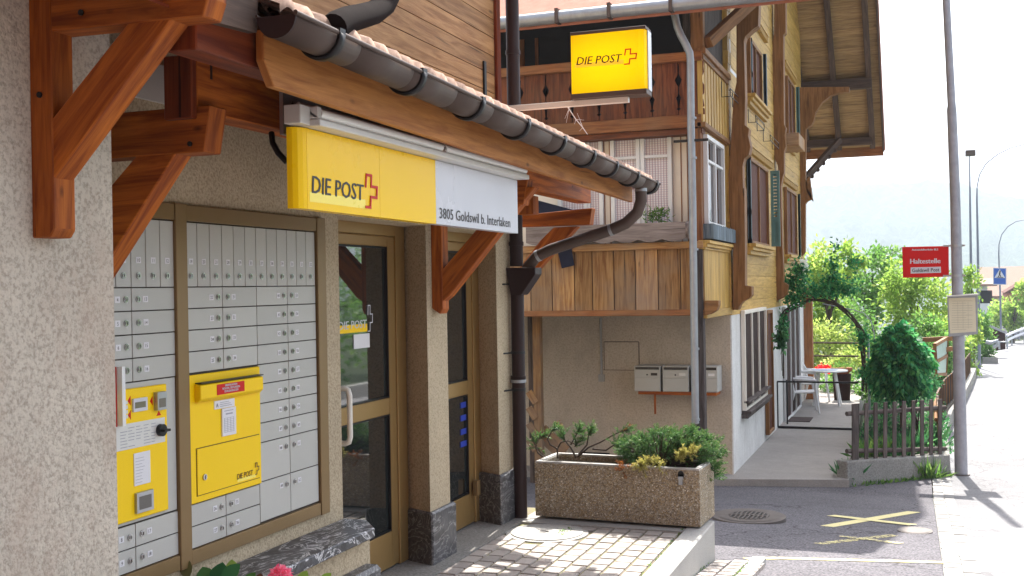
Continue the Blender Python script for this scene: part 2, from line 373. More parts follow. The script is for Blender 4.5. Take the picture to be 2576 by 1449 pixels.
M['elbow'] = plain('black_brown_drain_elbow', (.014, .010, .010), .95, spec=.03)
M['glow_pale'] = plain('pale_translucent_band', (.98, .86, .25), .3, var=.01, spec=.2); translucent(M['glow_pale'], (1, .92, .3), .75)
M['ink'] = plain('black_print', (.02, .012, .01), .4)
M['red'] = plain('red_print', (.58, .008, .008), .4, var=.03, spec=.2)
M['label'] = plain('paper_label', (.72, .71, .74), .5, var=.03)
M['chrome'] = plain('lock_metal', (.5, .5, .5), .25, .9)
M['steel'] = plain('steel_trim', (.45, .46, .5), .3, .7)
M['plastic_white'] = plain('white_plastic', (.78, .78, .78), .35, var=.03)
M['handle'] = plain('ivory_handle', (.78, .74, .66), .3, var=.03)
M['lamp_tube'] = plain('fluorescent_tube', (.88, .88, .86), .15, var=.02)
M['lamp_body'] = plain('lamp_housing', (.68, .67, .64), .4, .1, var=.05)
M['glass'] = glassmat('door_glass', (.02, .024, .024), 2.7)
M['win_glass'] = glassmat('window_glass', (.04, .04, .045), 1.5)
M['recess_dark'] = plain('dark_recess', (.018, .017, .02), .6)
M['marble'] = marble('veined_dark_marble'); M['basestone'] = marble('dark_rough_base_stone', (.045, .045, .05), (.13, .13, .14), (.3, .3, .3))
M['aggregate'] = aggregate('exposed_aggregate'); M['soil'] = ground_mat('dark_soil', (.02, .016, .012), (.05, .04, .03), 60)
M['concrete'] = ground_mat('light_concrete', (.33, .32, .30), (.42, .41, .39), 120, st=.3)
M['concrete_old'] = ground_mat('old_mossy_concrete', (.20, .19, .175), (.32, .31, .29), 60, st=.5, patch=.9)
M['path'] = ground_mat('path_concrete', (.26, .24, .225), (.34, .32, .30), 90, st=.3, patch=.7)
M['asphalt'] = ground_mat('asphalt', (.055, .052, .06), (.19, .18, .195), 55, st=.6, patch=.9, crack=.8)
M['road'] = ground_mat('pale_worn_asphalt', (.165, .162, .168), (.25, .247, .255), 60, st=.3, patch=.75, crack=.5)
M['stone'] = ground_mat('gutter_stone', (.22, .21, .20), (.34, .33, .32), 50, st=.5)
M['earth'] = ground_mat('garden_earth', (.012, .025, .006), (.03, .05, .012), 20)
M['mark'] = ground_mat('yellow_road_paint', (.62, .52, .20), (.70, .62, .32), 150, st=.3, patch=.4)
M['iron'] = plain('cast_iron_grate', (.16, .14, .13), .6, .4, var=.2)
M['tile'] = plain('weathered_roof_tile', (.42, .27, .2), .85, var=.35, dirt=.4, sc_=14)
M['tile_red'] = plain('red_roof_tile', (.50, .19, .12), .85, var=.2)
M['bark'] = plain('bark', (.10, .075, .055), .9, var=.3, bump=.6)
M['terracotta'] = plain('terracotta', (.45, .15, .07), .8)
M['pole_grey'] = plain('grey_galvanised_pole', (.42, .42, .47), .55, .2, var=.22, dirt=.3)
M['faded'] = wood('faded_pinkish_board', (.22, .17, .15), (.40, .33, .30), .8, .1)
M['navy'] = plain('navy_cloth', (.012, .014, .035), .9, var=.2)
M['blue'] = plain('blue_enamel', (.01, .10, .45), .35)
YV, XV, ZV = Vector((0, 1, 0)), Vector((1, 0, 0)), Vector((0, 0, 1))
def fit_text(b, s, plane, val, bl, br, tl, mi, shear=0, bold=0, lift=0):
    fn = PX if plane == 'X' else PY
    p, q, t_ = fn(*bl, val), fn(*br, val), fn(*tl, val); ux = (q - p); W = ux.length; ux = ux.normalized()
    h = (t_ - p).dot(ZV); size = h / .73; W0 = text_mesh(s)[2]
    wx = W / (W0 * size)
    n = ux.cross(ZV).normalized(); b.text(s, size, p + n * lift, ux, ZV - ux * ux.z, mi, wx, 'L', shear, bold)

# ================================================================== POST OFFICE BUILDING
post = thing('post_office', (-2.85, 5.0, 0), 'rough plastered post office with timber brackets, canopy gutter and glazed doors', 'building')
XW = -2.81; XD = -2.99
def wallbox(*a, m='stucco_warm', nm='wall'):
    return B().box(*a, t=.5).build(nm, M[m], post)
wallbox(-3.3, -2.5, -1.5, 2.965, -.2, 3.2, m='stucco')
wallbox(-3.4, XW, 2.97, 5.035, -.2, 2.75)
wallbox(-3.4, XW, 5.035, 7.59, 2.085, 2.75)
for ya_, yi_, yb_ in ((6.115, 6.205, 6.42), (7.30, 7.405, 7.59)): B().prism([(XW, ya_, .3), (XW, yb_, .3), (-3.4, yb_, .3), (-3.4, yi_ + .2, .3), (-2.99, yi_, .3)], (0, 0, 1.785), t=.5).build('wall', M['stucco_warm'], post)
wallbox(-8.5, -3.4, -1.5, 7.59, -.3, 5.6)
wallbox(-8.5, -3.1, 7.593, 8.1, -.3, 2.9)
B().box(XW, -2.79, 3.0, 7.5, 2.452, 2.6, t=.5).build('wall_band', M['lamp_body'], post)
for (y0, y1, z1) in ((6.09, 6.465, .335), (7.27, 7.62, .365)):
    b = B(); P = [(-3.02, y0 + .095), (-2.785, y0), (-2.785, y1), (-3.02, y1)]
    b.prism([(x, y, -.1) for x, y in P], (0, 0, z1 + .1)); b.build('base_stone', M['basestone'], post, bevel=.012)
# upper cladding
b = B(); z = 2.70; k = 0
while z < 5.5:
    b.box(-3.39, -2.85 - (k % 2) * .0, -1.5, 7.5, z, z + .128); z += .134; k += 1
b.box(-3.385, -2.862, -1.48, 7.49, 2.65, 5.5, t=.1)
b.build('timber_cladding', M['cladding'], post)
b = B(); b.box(-2.849, -2.825, 7.44, 7.515, 2.7, 5.5); b.build('corner_board', M['timber_red'], post, bevel=.003)
p = PX(1221, 240, -2.84); b = B().box(-2.849, -2.835, p.y - .02, p.y + .02, p.z - .05, p.z + .24, t=.5); b.build('iron_strap', M['black'], post)
B().box(-8.7, -2.2, -1.8, 7.9, 5.6, 5.75, t=.5).build('upper_roof', M['rafter'], post)

# doors -------------------------------------------------------------
def door(y0, y1, leaf_y1, gl, hy):
    dm = M['door_metal']
    b = B(); b.box(XD - .06, XD, y1 - .11, y1 + .02, .02, 2.085, t=.5); b.box(XD - .06, XD, y0, y0 + .07, .02, 2.085, t=.5); b.box(XD - .06, XD, y0 + .07, y1 - .11, 2.02, 2.085, t=.5)
    fr = b.build('door_frame', dm, post, bevel=.004)
    b = B(); x0, x1 = XD - .05, XD - .008; ya, yb = y0 + .075, y1 - .113
    b.box(x0, x1, yb - .09, yb, .03, 2.015, t=.5); b.box(x0, x1, ya, ya + .09, .03, 2.015, t=.5)
    b.box(x0, x1, ya + .09, yb - .09, 1.955, 2.015, t=.5); b.box(x0, x1, ya + .09, yb - .09, .945, 1.045, t=.5); b.box(x0, x1, ya + .09, yb - .09, .03, .24, t=.5)
    d = b.build('door', dm, post, bevel=.004)
    b = B(); b.box(x0 + .01, x1 - .018, ya + .09, yb - .09, 1.045, 1.955, t=.5); b.box(x0 + .01, x1 - .018, ya + .09, yb - .09, .24, .945, t=.5); g = b.build('glass', M['glass'], d)
    b = B()
    for (za, zb) in ((1.045, 1.955), (.24, .945)):
        for q in ((ya + .09, ya + .1, za, zb), (yb - .1, yb - .09, za, zb), (ya + .1, yb - .1, za, za + .01), (ya + .1, yb - .1, zb - .01, zb)): b.box(x1 - .018, x1 - .002, *q, t=.5)
    b.build('gasket', M['black'], d)
    hx = XD + .075
    b = B(); z0, z1 = .86, 1.16
    b.tube([(XD - .01, hy, z1), (hx - .03, hy, z1), (hx - .008, hy, z1 - .008), (hx, hy, z1 - .035), (hx, hy, z0 + .035), (hx - .008, hy, z0 + .008), (hx - .03, hy, z0), (XD - .01, hy, z0)], .0155, 12)
    b.build('door_handle', M['handle'], d)
    return d, x1 - .0165
d1, gx = door(5.04, 6.172, 0, 0, PX(880, 1050, XD + .075).y)
d2, gx = door(6.425, 7.40, 0, 0, PX(1118, 990, XD + .075).y)
b = B(); b.box(gx + .001, gx + .003, PX(*R5(205, 900), gx).y, PX(*R5(320, 900), gx).y, PX(*R5(205, 990), gx).z, PX(*R5(205, 885), gx).z, t=.5); b.build('paper_notice', M['label'], d1)
b = B(); q0, q1 = PX(*R5(100, 880), gx), PX(*R5(305, 860), gx); b.box(gx + .0005, gx + .0015, q0.y - .05, q1.y, q0.z, q0.z + .045, t=.5); b.build('yellow_strip', M['sign_yellow'], d1)
b = B(); fit_text(b, 'DIE POST', 'X', gx + .003, R5(100, 853), R5(300, 832), R5(100, 790), 0, .1, .001)
o_ = PX(*R5(312, 860), gx + .003); b.logo(.055, .15, .006, o_, YV, ZV, 0); b.build('glass_lettering', M['sign_white'], d1)
b = B(); fit_text(b, 'co', 'X', gx + .003, R5(885, 398), R5(921, 396), R5(885, 350), 0); b.build('glass_lettering', M['sign_white'], d2)
b = B()
for yy in (30, 125, 227, 318):
    q0, q1 = PX(*R6(632, yy + 10), gx + .004), PX(*R6(688, yy + 12), gx + .004); b.box(gx + .001, gx + .003, q0.y, q1.y + .01, q0.z - .022, q0.z + .018, t=.5)
b.build('blue_stripes', plain('blue_tape', (.03, .06, .42), .5), d2)
q = PX(*R6(760, 640), -2.95); B().box(-2.98, -2.94, q.y - .03, q.y + .02, q.z - .06, q.z + .05, t=.5).build('door_stop', M['bronze'], post, bevel=.004)
B().box(-3.1, -2.70, 3.0, 7.62, -.05, .014, t=.5).build('threshold_slab', M['concrete_old'], post)

# bench -------------------------------------------------------------
ZB = .517
pts = [PZ(*R4(1865, 1120), ZB), PZ(*R4(1810, 1066), ZB)]
xf = pts[0].x
bench = B(); poly = [(XW + .001, 3.1, ZB), (xf, 3.1, ZB), (pts[0].x, pts[0].y, ZB), (pts[1].x, pts[1].y, ZB), (XW + .001, pts[1].y - .0, ZB)]
bench.prism(poly, (0, 0, -.05)); bo = bench.build('stone_bench', M['marble'], bevel=.006, label='veined dark marble bench slab below the grey letterbox wall', cat='bench')
B().box(XW + .001, xf - .06, 3.1, pts[1].y - .1, 0, ZB - .05, t=.5).build('plinth', M['stucco_warm'], bo)
B().box(XW + .002, xf + .02, 3.1, pts[1].y - .12, .0, .33, t=.5).build('base_stone', M['basestone'], bo, bevel=.02)

# brackets -----------------------------------------------------------
def pyl(Y, pts): return [PY(x, y, Y) for x, y in pts]
def bracket(Y, th, mat, polys, nm='roof_bracket'):
    r = None
    for i, (pn, P, dy) in enumerate(polys):
        b = B(); t0 = random.random(); pl = P if isinstance(P[0], Vector) else pyl(Y + dy, P)
        b.prism(pl, (0, th - 2 * dy, 0), t=t0, L=(pl[1] - pl[0]))
        o = b.build(nm if r is None else pn, M[mat], post if r is None else r, bevel=.004)
        if r is None: r = o
    return r
Y1 = 2.612; V = Vector
def VY(Y, l): return [V((x, Y, z)) for x, z in l]
bracket(Y1, .092, 'timber', [
    ('post', VY(Y1, [(-2.502, 3.1), (-2.502, 1.872), (-2.435, 1.872), (-2.418, 1.895), (-2.418, 3.1)]), 0),
    ('beam', VY(Y1 - .001, [(-2.417, 2.487), (-1.878, 2.478), (-1.858, 2.53), (-1.858, 2.64), (-2.417, 2.64)]), 0),
    ('brace', [PY(x, y, Y1 + .004) for x, y in ((131, 455), (447, 26), (330, 46), (126, 304))], .004)])
Y2 = 3.2
bracket(Y2, .1, 'timber', [
    ('beam', [V((XW, Y2, 2.345)), V((-2.275, Y2, 2.345)), V((-2.305, Y2, 2.185)), V((XW, Y2, 2.185))], 0),
    ('brace', [PY(x, y, Y2 + .004) for x, y in ((447, 379), (343, 391), (200, 560), (200, 770))], .004)])
Y3 = 6.19
bracket(Y3, .1, 'timber', [
    ('post', VY(Y3, [(XW, 2.3), (XW, 1.575), (-2.755, 1.54), (-2.738, 1.57), (-2.738, 2.3)]), 0),
    ('brace', [PY(x, y, Y3 + .004) for x, y in ((1109, 682), (1190, 588), (1290, 470), (1345, 470), (1129, 745), (1110, 760))], .004),
    ('beam', VY(Y3, [(-2.737, 2.19), (-2.2, 2.19), (-2.17, 2.34), (-2.737, 2.34)]), 0)])
Y4 = 7.9
bracket(Y4, .1, 'timber', [
    ('beam', [PY(x, y, Y4) for x, y in ((1200, 552), (1489, 523), (1483, 565), (1200, 574))], 0),
    ('brace', [PY(x, y, Y4 + .004) for x, y in ((1240, 760), (1360, 604), (1393, 572), (1452, 569), (1348, 682), (1290, 770))], .004)])
pq = PY(1341, 500, 7.3)
B().box(pq.x - .11, pq.x, 7.3, 7.42, PY(1338, 539, 7.3).z, 2.34).build('purlin_stub', M['timber'], post, bevel=.004)
B().box(-2.445, -2.33, 3.2, 8.1, 2.33, 2.515).build('purlin', M['timber'], post, bevel=.004)
B().box(-2.446, -2.329, 3.17, 3.2, 2.30, 2.52).build('shaded_purlin_end', M['timber_red'], post, bevel=.004)  # darker timber slab puts the shade on the end face into its colour
# outer purlin, fascia, dark plate
oz0, oz1 = PX(651, 174, -1.975).z, PX(647, 80, -1.975).z
B().box(-2.08, -1.975, 2.715, 8.05, oz0, oz1).build('outer_purlin', M['timber_red'], post, bevel=.004)
fz0, fz1 = PX(690, 218, -1.93).z, PX(1590, 508, -1.93).z; fy0, fy1 = PX(690, 218, -1.93).y, PX(1590, 508, -1.93).y
b = B(); b.prism([(-1.93, fy0, fz0), (-1.93, fy1 + .02, fz1), (-1.93, fy1 + .02, 2.49), (-1.93, fy0 - .055, 2.53), (-1.93, fy0 - .055, fz0 + .075)], (-.032, 0, 0), L=(0, 1, 0))
b.build('fascia_board', M['fascia'], post, bevel=.003)
b = B(); P = [PX(x, y, -1.9) for x, y in ((506, 46), (646, 82), (650, -40), (506, -60))]; b.prism(P, (-.03, 0, 0), L=(0, 1, 0)); b.build('barge_board', M['rafter'], post)
B().box(-8.6, -1.25, -2.5, 2.55, 3.22, 3.32, L=(0, 1, 0)).build('front_roof_boarding', M['timber_red'], post)
B().box(-2.2, -2.08, -2.4, 2.6, 3.0, 3.2, L=(0, 1, 0)).build('front_purlin', M['timber'], post)
# canopy soffit and rafters
b = B(); b.hexa([(-1.99, 2.3, 2.512), (-2.849, 2.3, 2.87), (-2.849, 8.0, 2.87), (-1.99, 8.0, 2.512), (-1.99, 2.3, 2.522), (-2.849, 2.3, 2.88), (-2.849, 8.0, 2.88), (-1.99, 8.0, 2.522)], L=(0, 1, 0)); b.build('canopy_boarding', M['timber_red'], post)
y = 3.6
while y < 7.9:
    B().beam((-1.97, y, 2.455), (-2.82, y, 2.80), .08, .1, side=(0, 1, 0)).build('rafter', M['timber'], post); y += .72
# tiles
b = B(); per = .108; ny = int(5.1 / per) * 8; rows = []
slope = (2.93 - 2.528) / (2.86 - 1.84)
vs = []; fs = []; tn = []; xa0 = -1.825
def lipz(y): return 2.537 + (2.429 - 2.537) * (y - 2.9) / (7.87 - 2.9)
for r_ in range(4):
    xa = -1.825 - r_ * .26; xb = min(xa - .30, -2.0) if r_ < 3 else -2.9
    for j in range(ny + 1):
        y = 2.93 + j * per / 8; ph = (j % 8) / 8
        h = .03 * (math.sin(ph * 2 * math.pi) ** 2 if False else abs(math.sin(ph * math.pi)))
        gz = -.022 * (y - 2.9)
        for (x, dz) in ((xa, -.03), (xa, .0), (xb, .0)):
            ze_ = 1.7 + (lipz(y) + .006 - 1.7) * 1.05
            vs.append((x, y, ze_ + (xa0 - x) * slope + h + dz + r_ * .012 + random.uniform(-.001, .001)))
base = 0
for r_ in range(4):
    base = r_ * (ny + 1) * 3
    for j in range(ny):
        a = base + j * 3; c_ = a + 3; tt = (math.sin((j // 8) * 12.9898 + r_ * 78.2) * 43758.5) % 1
        fs += [(a, c_, c_ + 1, a + 1), (a + 1, c_ + 1, c_ + 2, a + 2)]; tn += [tt, tt]
b.shared(vs, fs, 0, tn, True)
k = NT('canopy_clay_tile'); o_ = k.objc(); n_ = k.noise(o_, 25, 5, .7); col = k.mix((.50, .33, .25), (.24, .15, .11), k.ramp(n_, [(.4, (0, 0, 0)), (.7, (1, 1, 1))])); k.base(k.tint(col, .7, 1.3)); k.rough(.85); k.bump(n_, .4, .004)
b.build('roof_tiles', k.m, post)
# gutter
XG = -1.816; RG = .068
def lipz(y): return 2.537 + (2.429 - 2.537) * (y - 2.9) / (7.87 - 2.9)
def halfpipe(b, ya, yb, r_o, r_i, seg=14):
    vs, fs = [], []
    for y in (ya, yb):
        for rr in (r_o, r_i):
            for i in range(seg + 1):
                a = math.pi + math.pi * i / seg; vs.append((XG + rr * math.cos(a), y, lipz(y) + rr * math.sin(a)))
    n = seg + 1
    for i in range(seg):
        fs += [(i, i + 1, 2 * n + i + 1, 2 * n + i), (n + i + 1, n + i, 3 * n + i, 3 * n + i + 1), (i + 1, i, n + i, n + i + 1), (2 * n + i, 2 * n + i + 1, 3 * n + i + 1, 3 * n + i)]
    fs += [(0, 2 * n, 3 * n, n), (seg, n + seg, 3 * n + seg, 2 * n + seg)]
    b.shared(vs, fs, 0, .5, True)
b = B(); ys = [2.9 + i * 4.97 / 12 for i in range(13)]
for ya, yb in zip(ys[:-1], ys[1:]): halfpipe(b, ya, yb, RG, RG - .004)
b.tube([(XG + RG + .002, y, lipz(y) + .002) for y in (2.89, 5, 7.88)], .0085, 8); b.tube([(XG - RG, y, lipz(y) + .004) for y in (2.89, 7.88)], .004, 6)
gut = b.build('gutter', M['gutter'], post)
def cap(y, m, nm='end_cap'):
    b = B(); pts_ = [(XG + RG * 1.02 * math.cos(math.pi + math.pi * i / 14), y, lipz(y) + RG * 1.02 * math.sin(math.pi + math.pi * i / 14)) for i in range(15)]; b.prism(pts_, (0, -.006, 0), t=.5); b.build(nm, M[m], gut)
cap(2.9, 'pipe'); cap(7.88, 'gutter')
for q in [R2(520, 175), R2(1000, 400), R2(1345, 575), R2(1610, 695), R1b(555, 990), R1b(770, 1110), R1b(935, 1190), R1b(1090, 1265), R1b(1225, 1330)]:
    y = PX(q[0], q[1], XG + RG).y; b = B(); halfpipe(b, y - .017, y + .017, RG + .013, RG + .0005)
    b.box(XG + RG - .002, XG + RG + .012, y - .018, y + .018, lipz(y) - .004, lipz(y) + .016, t=.5); b.build('gutter_hook', M['black'], gut)
YP = 7.57
b = B(); pth = [PY(1612, 474, YP), PY(1613, 505, YP), PY(1603, 535, YP), PY(1574, 562, YP), PY(1540, 577, YP), PY(1385, 628, YP), PY(1350, 645, YP), PY(1328, 672, YP), PY(1320, 690, YP)]
b.tube(pth, .0415, 16); b.build('drain_bend', M['gutter'], gut)
for q, nx in ((pth[0], pth[1]), (pth[4], pth[5]), (pth[6], pth[5])):
    d = (nx - q).normalized(); b = B(); b.tube([q, q + d * .022], .044, 16); b.build('pipe_collar', M['zinc'], gut)
b = B(); P = [PY(x, y, YP - .075) for x, y in ((1272, 673), (1346, 673), (1346, 690), (1311, 742), (1284, 742))]; b.prism(P, (0, .15, 0), t=.5); b.build('rain_hopper', M['pipe'], post, bevel=.004)
XP = -2.752
b = B(); b.tube([(XP, YP, 5.5), (XP, YP, 1.85)], .049, 18); b.tube([(XP + .002, YP, 1.7), (XP, YP, .0)], .049, 18)
for z in (1.02, .33 + .68, 2.0, 3.4): b.tube([(XP, YP, z), (XP, YP, z + .03)], .055, 18)
dp = b.build('downpipe', M['pipe'], post)
b = B(); b.tube([(XP, YP, 1.0), (XP, YP, 1.022)], .0565, 18); b.build('pipe_collar', M['zinc'], dp)
for z in (1.22, .95, 1.72): b = B(); b.tube([(XP - .02, YP - .04, z), (XP - .06, 7.42, z)], .006, 6); b.tube([(XP, YP, z - .01), (XP, YP, z + .01)], .0525, 18); b.build('pipe_clip', M['black'], dp)
b = B(); b.tube([PX(838, 70, -1.82), PX(850, 60, -1.84), PX(872, 50, -1.88), PX(905, 42, -1.95), PX(940, 32, -2.02), PX(968, 12, -2.1), PX(990, -30, -2.2), PX(1010, -120, -2.3)], .047, 16)
b.build('drain_elbow', M['elbow'], post)

# ================================================================== LETTERBOX WALL
lock_wall = thing('letterbox_wall', (-2.80, 4.1, .59), 'wall of numbered grey steel letterboxes in a bronze frame beside the door', 'letterboxes')
XF = -2.797
b = B(); b.box(XW + .0005, XW + .006, 3.2, 4.86, .6, 2.05, t=.5); b.build('back_panel', M['boxback'], lock_wall)
b = B(); xb = XW + .004
b.box(xb, XF + .01, 3.0, 3.668, 1.992, 2.057, t=.5); b.box(xb, XF + .01, 3.745, 4.775, 1.992, 2.057, t=.5)
b.box(xb, XF + .01, 3.0, 3.668, .588, .648, t=.5); b.box(xb, XF + .01, 3.745, 4.775, .588, .648, t=.5)
b.box(xb, XF + .014, 3.67, 3.742, .585, 2.06, t=.5); b.box(xb, XF + .014, 4.778, 4.858, .585, 2.06, t=.5)
b.build('frame', M['bronze'], lock_wall, bevel=.002)
G_ = .0022
def slot(y0, y1, z0, z1, num, kind):
    b = B(); b.box(XF - .006, XF, y0 + G_, y1 - G_, z0 + G_, z1 - G_, t=random.uniform(.3, .7)); d = b.build('box_door', M['boxgrey'], lock_wall, bevel=.0012)
    if kind == 'top': ly, lz, py_, pz_ = (y0 + y1) / 2 - .004, z0 + .045, (y0 + y1) / 2, z0 + .105
    elif kind == 'R': ly, lz, py_, pz_ = y1 - .035, (z0 + z1) / 2 + .0, y1 - .08, (z0 + z1) / 2
    else: ly, lz, py_, pz_ = y0 + .035, (z0 + z1) / 2, y0 + .08, (z0 + z1) / 2
    if z1 - z0 > .1 and kind != 'top': lz = z1 - .045; pz_ = z1 - .045
    b = B(); b.disc((XF, ly, lz), .0125, (1, 0, 0), .005, 14, t=.5); b.disc((XF + .005, ly, lz), .008, (1, 0, 0), .003, 12, t=.5); b.box(XF + .008, XF + .0095, ly - .0015, ly + .0015, lz - .006, lz + .006, mi=1, t=.5)
    b.build('lock', [M['chrome'], M['ink']], d)
    b = B(); b.box(XF, XF + .0012, py_ - .014, py_ + .014, pz_ - .012, pz_ + .012, t=.5)
    b.text(str(num), .02, (XF + .002, py_, pz_ - .0072), YV, ZV, 1, .95, 'C'); b.build('number_plate', [M['label'], M['ink']], d)
P_ = .0863; yR = lambda i: 3.738 + i * P_; H_ = .0885
for i, n_ in enumerate((19, 20, 21, 28, 29, 30, 37, 38, 39, 50, 51, 52)): slot(yR(i), yR(i + 1), 1.722, 1.988, n_, 'top')
for i in range(4):
    z1 = 1.722 - i * H_; slot(yR(0), yR(3), z1 - H_, z1, 22 + i, 'R'); slot(yR(3), yR(6), z1 - H_, z1, 31 + i, 'L')
for i in range(2):
    z1 = .831 - i * .0905; slot(yR(0), yR(3), z1 - .0905, z1, 26 + i, 'R'); slot(yR(3), yR(6), z1 - .0905, z1, 35 + i, 'L')
zz = [1.722 - i * H_ for i in range(9)] + [.837, .655]
for i in range(10): slot(yR(6), yR(9), zz[i + 1], zz[i], 40 + i, 'R'); slot(yR(9), yR(12), zz[i + 1], zz[i], 53 + i, 'L')
yL = lambda i: 3.672 - (4 - i) * .0858
for i, n_ in enumerate((3, 10, 11, 12)): slot(yL(i), yL(i + 1), 1.722, 1.988, n_, 'top')
slot(yL(-1), yL(0), 1.722, 1.988, 2, 'top')
for i in range(4):
    z1 = 1.722 - i * .0895; slot(yL(-2), yL(1), z1 - .0895, z1, 4 + i, 'R'); slot(yL(1), yL(4), z1 - .0895, z1, 13 + i, 'L')
for i in range(2):
    z1 = .827 - i * .0885; slot(yL(-2), yL(1), z1 - .0885, z1, 8 + i, 'R'); slot(yL(1), yL(4), z1 - .0885, z1, 17 + i, 'L')
b = B(); b.box(XF - .006, XF - .001, 3.2, 3.667, .832, 1.361, t=.5); b.build('plain_panel', M['boxgrey'], lock_wall, bevel=.001)
# yellow posting box
pb = thing('posting_box', (-2.79, 4.0, .83), 'yellow posting box with hinged flap set among the grey letterboxes', 'post box')
b = B(); b.box(XF - .004, XF + .012, 3.742, 4.254, .835, 1.361, t=.5); b.build('front_panel', M['yellow'], pb, bevel=.003)
X2 = XF + .012
b = B(); b.prism([(X2, 3.775, 1.325), (X2 + .03, 3.775, 1.318), (X2 + .03, 3.775, 1.262), (X2 + .012, 3.775, 1.245), (X2, 3.775, 1.25)], (0, .46, 0), t=.5); fl = b.build('flap', M['yellow'], pb, bevel=.003)
B().box(X2 + .001, X2 + .033, 3.778, 4.232, 1.324, 1.329, t=.5).build('slot', M['ink'], fl)
b = B(); xx = X2 + .0305; b.box(xx, xx + .001, 3.885, 4.085, 1.268, 1.312, t=.5)
for i, (s_, w_) in enumerate((('BRIEFKASTEN', .085), ('ROLLEN, ZEITUNGEN', .125), ('SCHALTER BENUTZEN', .1))): W0 = text_mesh(s_)[2]; b.text(s_, .013, (xx + .002, 3.985, 1.300 - i * .0125), YV, ZV, 1, w_ / (W0 * .013), 'C', 0, .0008)
b.build('red_sticker', [M['red'], M['sign_white']], fl)
b = B(); b.box(X2, X2 + .003, 3.905, 4.05, 1.205, 1.24, t=.5); b.text('A', .024, (X2 + .0045, 3.915, 1.213), YV, ZV, 1, 1, 'L')
for i in range(3): b.box(X2 + .003, X2 + .0036, 3.945, 4.03 - .01 * i, 1.213 + i * .008, 1.2155 + i * .008, mi=2, t=.5)
b.build('white_label', [M['label'], M['ink'], plain('grey_print', (.35, .35, .4), .5)], pb)
GP = bpy.data.materials['grey_print']
b = B(); b.box(X2, X2 + .006, 3.955, 4.055, 1.085, 1.203, t=.5)
for i in range(4):
    b.box(X2 + .006, X2 + .0066, 3.97 + i * .022, 3.9715 + i * .022, 1.1, 1.16, mi=1, t=.5)
for i in range(9): b.box(X2 + .006, X2 + .0067, 3.968, 4.04, 1.1 + i * .0075, 1.1012 + i * .0075, mi=1, t=.5)
b.box(X2 + .006, X2 + .0066, 3.98, 4.03, 1.175, 1.181, mi=1, t=.5); b.box(X2 + .006, X2 + .0066, 3.97, 4.035, 1.19, 1.193, mi=1, t=.5)
b.build('collection_times', [M['label'], GP], pb, bevel=0)
b = B(); b.box(X2, X2 + .0015, 3.777, 4.236, .862, 1.06, mi=1, t=.5); b.box(X2, X2 + .004, 3.781, 4.232, .866, 1.056, t=.5); dr = b.build('access_door', [M['yellow'], plain('dark_yellow_gap', (.20, .12, .004), .6)], pb)
b = B(); b.disc((X2 + .004, 3.825, .935), .013, (1, 0, 0), .006, 16, t=.5); b.box(X2 + .01, X2 + .011, 3.823, 3.827, .927, .942, mi=1, t=.5); b.build('lock', [M['chrome'], M['ink']], dr)
b = B(); b.box(X2 + .004, X2 + .0045, 4.06, 4.2, .872, .886, mi=1, t=.5); b.text('DIE POST', .034, (X2 + .0055, 4.055, .885), YV, ZV, 0, .86, 'L', .12, .0002); b.logo(.028, .05, .0035, (X2 + .006, 4.195, .885), YV, ZV, 0, .001); b.build('lettering', [plain('brown_print', (.12, .03, .01), .5), M['pale_yellow']], dr)
# stamp machine
sm_ = thing('stamp_machine', (-2.79, 3.45, .84), 'yellow stamp vending machine panel with black knob, left of the posting box', 'vending machine')
b = B(); b.box(XF - .003, XF + .012, 3.2, 3.598, .845, 1.341, t=.5); b.build('front_panel', M['yellow'], sm_, bevel=.003)
b = B(); b.box(X2, X2 + .002, 3.21, 3.58, 1.116, 1.212, t=.5)
for r_ in range(7):
    for c_ in range(5):
        if random.random() < .85: b.box(X2 + .002, X2 + .0026, 3.322 + c_ * .044, 3.322 + c_ * .044 + random.uniform(.02, .04), 1.125 + r_ * .0115, 1.1275 + r_ * .0115, mi=1, t=.5)
b.build('instruction_plate', [M['lamp_body'], GP], sm_)
b = B(); b.disc((X2, 3.549, 1.165), .024, (1, 0, 0), .02, 20, t=.5); b.box(X2 + .02, X2 + .04, 3.53, 3.568, 1.16, 1.17, t=.5); b.build('knob', M['black'], sm_, bevel=.001)
b = B(); b.box(X2, X2 + .008, 3.392, 3.472, 1.252, 1.302, t=.5); b.box(X2 + .008, X2 + .009, 3.4, 3.46, 1.265, 1.288, mi=1, t=.5); b.build('display', [M['sign_white'], plain('lcd', (.2, .19, .13), .2)], sm_)
b = B(); b.box(X2, X2 + .02, 3.517, 3.572, 1.245, 1.315, t=.5); b.box(X2 + .02, X2 + .021, 3.525, 3.565, 1.255, 1.29, mi=1, t=.5); b.build('coin_slot', [M['steel'], plain('smoked_plastic', (.2, .18, .15), .2)], sm_, bevel=.002)
for y, z in ((3.38, 1.297), (3.38, 1.243), (3.507, 1.283)): b = B(); b.prism([(X2, y - .012, z), (X2, y + .004, z + .018), (X2, y + .004, z - .018)], (.001, 0, 0), t=.5); b.build('arrow_mark', M['red'], sm_)
b = B(); b.prism([(X2, 3.532, 1.222), (X2, 3.56, 1.222), (X2, 3.546, 1.24)], (.001, 0, 0), t=.5); b.build('arrow_mark', M['red'], sm_)
b = B()
for r_ in range(4):
    for c_ in range(3): b.box(X2, X2 + .004, 3.325 + c_ * .014, 3.336 + c_ * .014, 1.233 + r_ * .0175, 1.246 + r_ * .0175, t=.5)
b.build('keypad', M['lamp_body'], sm_)
b = B(); b.box(X2, X2 + .003, 3.395, 3.488, .972, 1.095, t=.5)
for i in range(9): b.box(X2 + .003, X2 + .0035, 3.402, 3.402 + random.uniform(.03, .075), .982 + i * .0115, .9835 + i * .0115, mi=1, t=.5)
b.build('price_label', [M['label'], GP], sm_)
